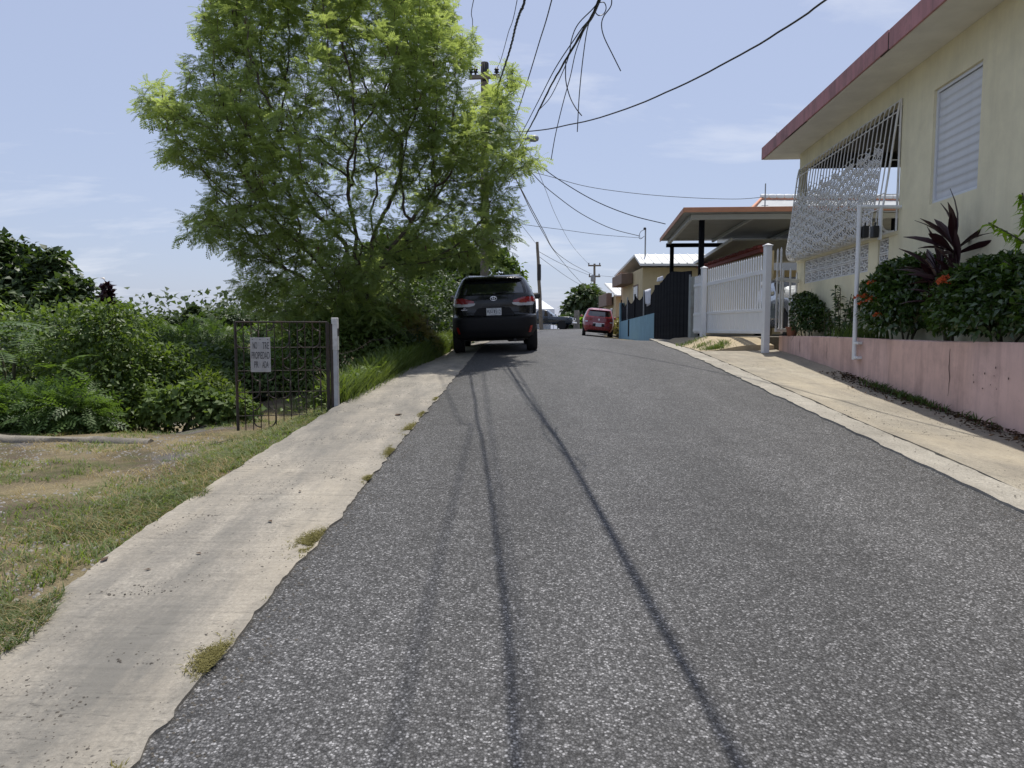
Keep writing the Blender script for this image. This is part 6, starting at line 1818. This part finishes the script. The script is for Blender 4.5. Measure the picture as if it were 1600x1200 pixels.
# bright twigs at the frame edge
bt = thing('bright_twig_plant', 'bright green young leaves on two thin twigs reaching in front of the yellow wall', 'plant', ppt(.30, 6.55))
P_, D_, A_, B_ = [], [], [], []
for (z0_, z1_, s1) in ((.9, 1.28, 1.02), (.35, .62, .86), (.6, .85, .75), (1.0, 1.5, .55)):
    pts = [np.array([0, 0, -.1]), np.array([-.02, .12, z0_ * .6]), np.array([-.10, .45, z0_ + .05]), np.array([-.16, s1, z1_])]
    pts = [np.array(p) for p in smooth_path(pts, 5)]
    for p, q in zip(pts[:-1], pts[1:]): A_.append(p); B_.append(q)
    for k in range(60):
        t = rng.uniform(.45, 1.0) ** .7 * (len(pts) - 1); i = min(int(t), len(pts) - 2)
        P_.append(pts[i] + (pts[i + 1] - pts[i]) * (t - i)); D_.append(rand_dirs(1)[0] * [1, 1, .6] + [-.2, .45, -.28])
link('stem', branch_mesh('stem', np.array(A_), np.array(B_), np.full(len(A_), .010), np.full(len(A_), .008), M['stem'], 5), bt)
P_ = np.array(P_); D_ = np.array(D_)
link('foliage', scatter_mesh('foliage', LEAFN, P_, D_, np.tile([0, 0, 1.0], (len(P_), 1)) + rand_dirs(len(P_)) * .4, rng.uniform(.09, .15, len(P_)), .3 + .6 * rng.random(len(P_)), M['lf_bright']), bt)

# ---------------- grass, weeds and litter
def grass(name, X, Y, Zf, hgt, m, label, bend=.6, w_=.06, rn=None):
    n = len(X)
    a = rng.random(n) * 2 * math.pi
    P = np.stack([X, Y, Zf(X, Y) - .004], 1)
    D = np.stack([np.cos(a), np.sin(a), np.zeros(n)], 1)
    Nn = norm(np.tile([0, 0, 1.0], (n, 1)) + rand_dirs(n) * .35)
    return tag(link(name, scatter_mesh(name, T_blade(bend, w_), P, D, Nn, hgt, rng.random(n) if rn is None else rn, M[m])), label, kind='stuff')
def yard_pts(n, fmin, fmax=2.0, sc=1.9, off=0.0, x0=-7.0, y0=1.2, y1=10.5, near=True):
    X = np.where(rng.random(n) < .12, xs(np.full(n, 3.0)) - .35 + .5 * rng.random(n), rng.uniform(x0, -1.85, n)); Y = y0 + (y1 - y0) * rng.random(n) ** (1.35 if near else 1)
    d = fbm(X * sc + off, Y * sc + off * 1.7, 4) + .12 * np.exp(-((xs(Y) - X) / .5) ** 2) * (1 if fmin > .3 else 0)
    over_ = .34 * (fbm(X * 0 + 3, Y * 2.6, 4) - .36)
    e = np.minimum(Y - 7.9, -3.45 - X)
    k = (X < xs(Y) + over_) & (d > fmin) & (d < fmax) & (e < .3)
    return X[k], Y[k]
X, Y = yard_pts(70000, .515, off=2.0)
grass('green_grass', X, Y, ground_z, rng.uniform(.02, .06, len(X)), 'lf_grass', 'short green grass tufts in the dry yard', 1.3, .13)
X, Y = yard_pts(46000, .43, .60, off=9.0)
grass('dry_grass', X, Y, ground_z, rng.uniform(.02, .07, len(X)), 'lf_straw', 'dry cut grass lying across the yard', 1.6, .07)
# weeds on the bank beyond the gate
n = 34000
Y = rng.uniform(8.3, 19.5, n); X = xs(Y) + .06 - np.abs(rng.normal(size=n)) * .5
k = (fbm(X * 1.2, Y * 1.2, 3) > .32) & ((Y > 10.2) | (X > xs(Y) - .22))
X, Y = X[k], Y[k]
grass('bank_grass', X, Y, ground_z, rng.uniform(.16, .46, len(X)) * (.5 + np.clip((xs(Y) + .06 - X) / .5, 0, .6)), 'lf_grass', 'tall green weeds along the pavement bank', .55, .05, rng.random(len(X)) * .8)
n = 2600
Y = rng.uniform(9, 18.5, n); X = xs(Y) - .05 - np.abs(rng.normal(size=n)) * .4
P = np.stack([X, Y, ground_z(X, Y) + rng.uniform(.05, .34, n)], 1)
tag(link('weed_leaves', scatter_mesh('weed_leaves', LEAF, P, rand_dirs(n) * [1, 1, .4], np.tile([0, 0, 1.0], (n, 1)) + rand_dirs(n) * .5, rng.uniform(.05, .10, n), .3 + .5 * rng.random(n), M['lf_vine'])), 'broad weed leaves among the bank grass', kind='stuff')
# dry moss tufts along the joint between pavement and road
X, Y = [], []
for (y, rx, ry, n) in ((2.55, .09, .12, 1500), (3.75, .11, .18, 2400), (5.0, .05, .10, 700), (5.9, .07, .22, 1500), (6.8, .08, .28, 1500), (7.6, .06, .18, 900), (8.6, .05, .14, 600), (1.9, .03, .05, 200), (3.1, .03, .05, 200)):
    yy = y + rng.normal(size=n) * ry * .45
    Y.append(yy); X.append(xl(yy) + .03 - np.abs(rng.normal(size=n)) * rx * .42)
X, Y = np.concatenate(X), np.concatenate(Y)
k = fbm(X * 9, Y * 9, 3) > .42
X, Y = X[k], Y[k]
grass('joint_moss', X, Y, lambda x, y: walk_z(x, y) + .004, rng.uniform(.006, .014, len(X)), 'lf_moss', 'dry mossy tufts along the joint of pavement and road', 2.2, .35, rng.random(len(X)) * .45)
# weeds on the apron and debris under the planter wall
X, Y = [], []
for (x, y, rx, ry, n) in ((4.30, 15.0, .22, .10, 420), (4.22, 15.6, .2, .12, 160), (4.2, 16.6, .25, .2, 200), (4.55, 15.2, .12, .1, 120)):
    X.append(x + rng.normal(size=n) * rx * .6); Y.append(y + rng.normal(size=n) * ry)
X, Y = np.concatenate(X), np.concatenate(Y)
grass('apron_weeds', X, Y, lambda x, y: apron_z(x, y), rng.uniform(.03, .10, len(X)), 'lf_grass', 'small weeds growing from cracks in the apron', .9, .16, rng.random(len(X)) * .6)
n = 1500
Y = rng.uniform(5.0, 11.0, n); X = xpl(Y) - .02 - np.abs(rng.normal(size=n)) * .16
k = fbm(X * 2, Y * 2, 3) > .36
X, Y = X[k], Y[k]; n = len(X)
P = np.stack([X, Y, rwalk_z(X, Y) + .03 + rng.random(n) * .02], 1)
tag(link('leaf_litter', scatter_mesh('leaf_litter', T_leaf(.5, .2, -.1), P, rand_dirs(n) * [1, 1, .25], np.tile([0, 0, 1.0], (n, 1)) + rand_dirs(n) * .4, rng.uniform(.025, .06, n), rng.random(n) * .9, M['pod'])), 'brown leaf litter along the foot of the pink wall', kind='stuff')
Y = np.concatenate([8.75 + rng.normal(size=300) * .35, 9.6 + rng.normal(size=160) * .25, 7.6 + rng.normal(size=60) * .3]); X = xpl(Y) - .03 - np.abs(rng.normal(size=len(Y))) * .07
grass('wall_weeds', X, Y, lambda x, y: rwalk_z(x, y) + .02, rng.uniform(.04, .12, len(X)), 'lf_mid', 'small weeds at the foot of the pink wall', .9, .16, rng.random(len(X)) * .5)
# fallen leaves and a pod or two on the pavement
lm = scatter_mesh('fallen_leaf', T_leaf(.5, .25, -.15), np.zeros((1, 3)), np.array([[0, 1.0, 0]]), np.array([[0, 0, 1.0]]), 1.0, np.array([.5]), M['pod'])
for i, (px, py, y, s_, lb) in enumerate(((158, 882, 0, .09, 'curled brown leaf on the pavement near the yard grass'), (237, 893, 0, .05, 'small dark leaf on the pale pavement'), (420, 815, 0, .07, 'brown leaf lying beside the mossy joint'), (617, 650, 0, .16, 'brown pod lying on the slab joint near the road edge'), (315, 868, 0, .05, 'tiny curled leaf in the middle of the pavement'), (470, 768, 0, .06, 'tan leaf on the pavement close to a moss tuft'))):
    g = gpx(px, py)
    o = link('fallen_leaf', lm); o.location = (g.x, g.y, float(walk_z(g.x, g.y)) + .006); o.scale = (s_ * .75, s_ * .75, s_ * .3); o.rotation_euler = (0, 0, i * 1.9)
    tag(o, lb, 'leaf', 'fallen leaves on the pavement')

# ragged clumps of matted grass that creep over the pavement edge, and small stones in the bare patches
n = 60000
Y = 1.9 + 7.4 * rng.random(n) ** 1.4; o_ = rng.normal(size=n) * .30
X = xs(Y) - .16 + o_
clump = fbm(Y * 1.35 + 4, X * 1.1 + 2, 4) + .35 * np.exp(-((Y - 2.65) / .28) ** 2) + .12 * np.exp(-((Y - 4.2) / .5) ** 2)
edge_ = .26 * (fbm(Y * 3.3, Y * 0 + 2.2, 4) - .42) + .16 * np.exp(-((Y - 2.65) / .25) ** 2)
k = (clump > .56) & (X < xs(Y) + edge_)
X, Y = X[k], Y[k]
zf = lambda x, y: np.where(x > xs(y), walk_z(x, y), ground_z(x, y))
grass('edge_grass', X, Y, zf, rng.uniform(.014, .042, len(X)), 'lf_grass', 'matted grass creeping over the pavement edge', 1.6, .17, rng.random(len(X)) * .4)
k = rng.random(len(X)) < .55
grass('edge_straw', X[k], Y[k], zf, rng.uniform(.014, .045, k.sum()), 'lf_straw', 'dry straw mixed into the grass at the pavement edge', 2.2, .06)
n = 9000
X = rng.uniform(-6.5, -2.0, n); Y = 1.5 + 6.3 * rng.random(n) ** 1.3
k = (fbm(X * .8, Y * .64, 4) > .46) & (X < xs(Y) - .05)
X, Y = X[k], Y[k]; n = len(X)
SV = np.array([(-.5, -.4, -.2), (.5, -.45, -.2), (.45, .5, -.2), (-.5, .4, -.2), (-.25, -.2, .35), (.25, -.22, .3), (.2, .25, .33), (-.22, .2, .3)])
SF = np.array([(4, 5, 6, 7), (0, 1, 5, 4), (1, 2, 6, 5), (2, 3, 7, 6), (3, 0, 4, 7)])
P = np.stack([X, Y, ground_z(X, Y)], 1)
tag(link('gravel', scatter_mesh('gravel', (SV, SF), P, rand_dirs(n) * [1, 1, .2], np.tile([0, 0, 1.0], (n, 1)) + rand_dirs(n) * .3, rng.uniform(.007, .024, n), rng.random(n), M['gravel'])), 'small grey stones in the bare patches of the yard', kind='stuff')

# grit, chips and pits of dirt on the pavements and along the road edges
n = 5200
Y = 1.7 + 9.0 * rng.random(n) ** 1.5; T_ = rng.random(n)
X = xs(Y) + (xl(Y) - xs(Y)) * T_
k = fbm(X * 3.1, Y * 3.1, 3) > .44
X1, Y1 = X[k], Y[k]; Z1 = walk_z(X1, Y1)
n = 2600
Y = 4.2 + 9 * rng.random(n); X2 = xr(Y) + .05 + (xpl(Y) - xr(Y) - .05) * rng.random(n) ** .8; Y2 = Y; Z2 = rwalk_z(X2, Y2) + .012
n = 2400
Y3 = 1.7 + 12 * rng.random(n) ** 1.4; sd = rng.random(n) < .6
X3 = np.where(sd, xl(Y3) + .03 + np.abs(rng.normal(size=n)) * .10, xr(Y3) - .03 - np.abs(rng.normal(size=n)) * .12); Z3 = road_z(X3, Y3) + .006
P = np.stack([np.concatenate(v) for v in ((X1, X2, X3), (Y1, Y2, Y3), (Z1, Z2, Z3))], 1); n = len(P)
tag(link('grit', scatter_mesh('grit', (SV * [1, 1, .6], SF), P, rand_dirs(n) * [1, 1, .1], np.tile([0, 0, 1.0], (n, 1)) + rand_dirs(n) * .15, .003 + .009 * rng.random(n) ** 3 + .002 * rng.random(n), rng.random(n), M['grit'])), 'dark grit and crumbs of dirt on the pavements and road edges', kind='stuff')
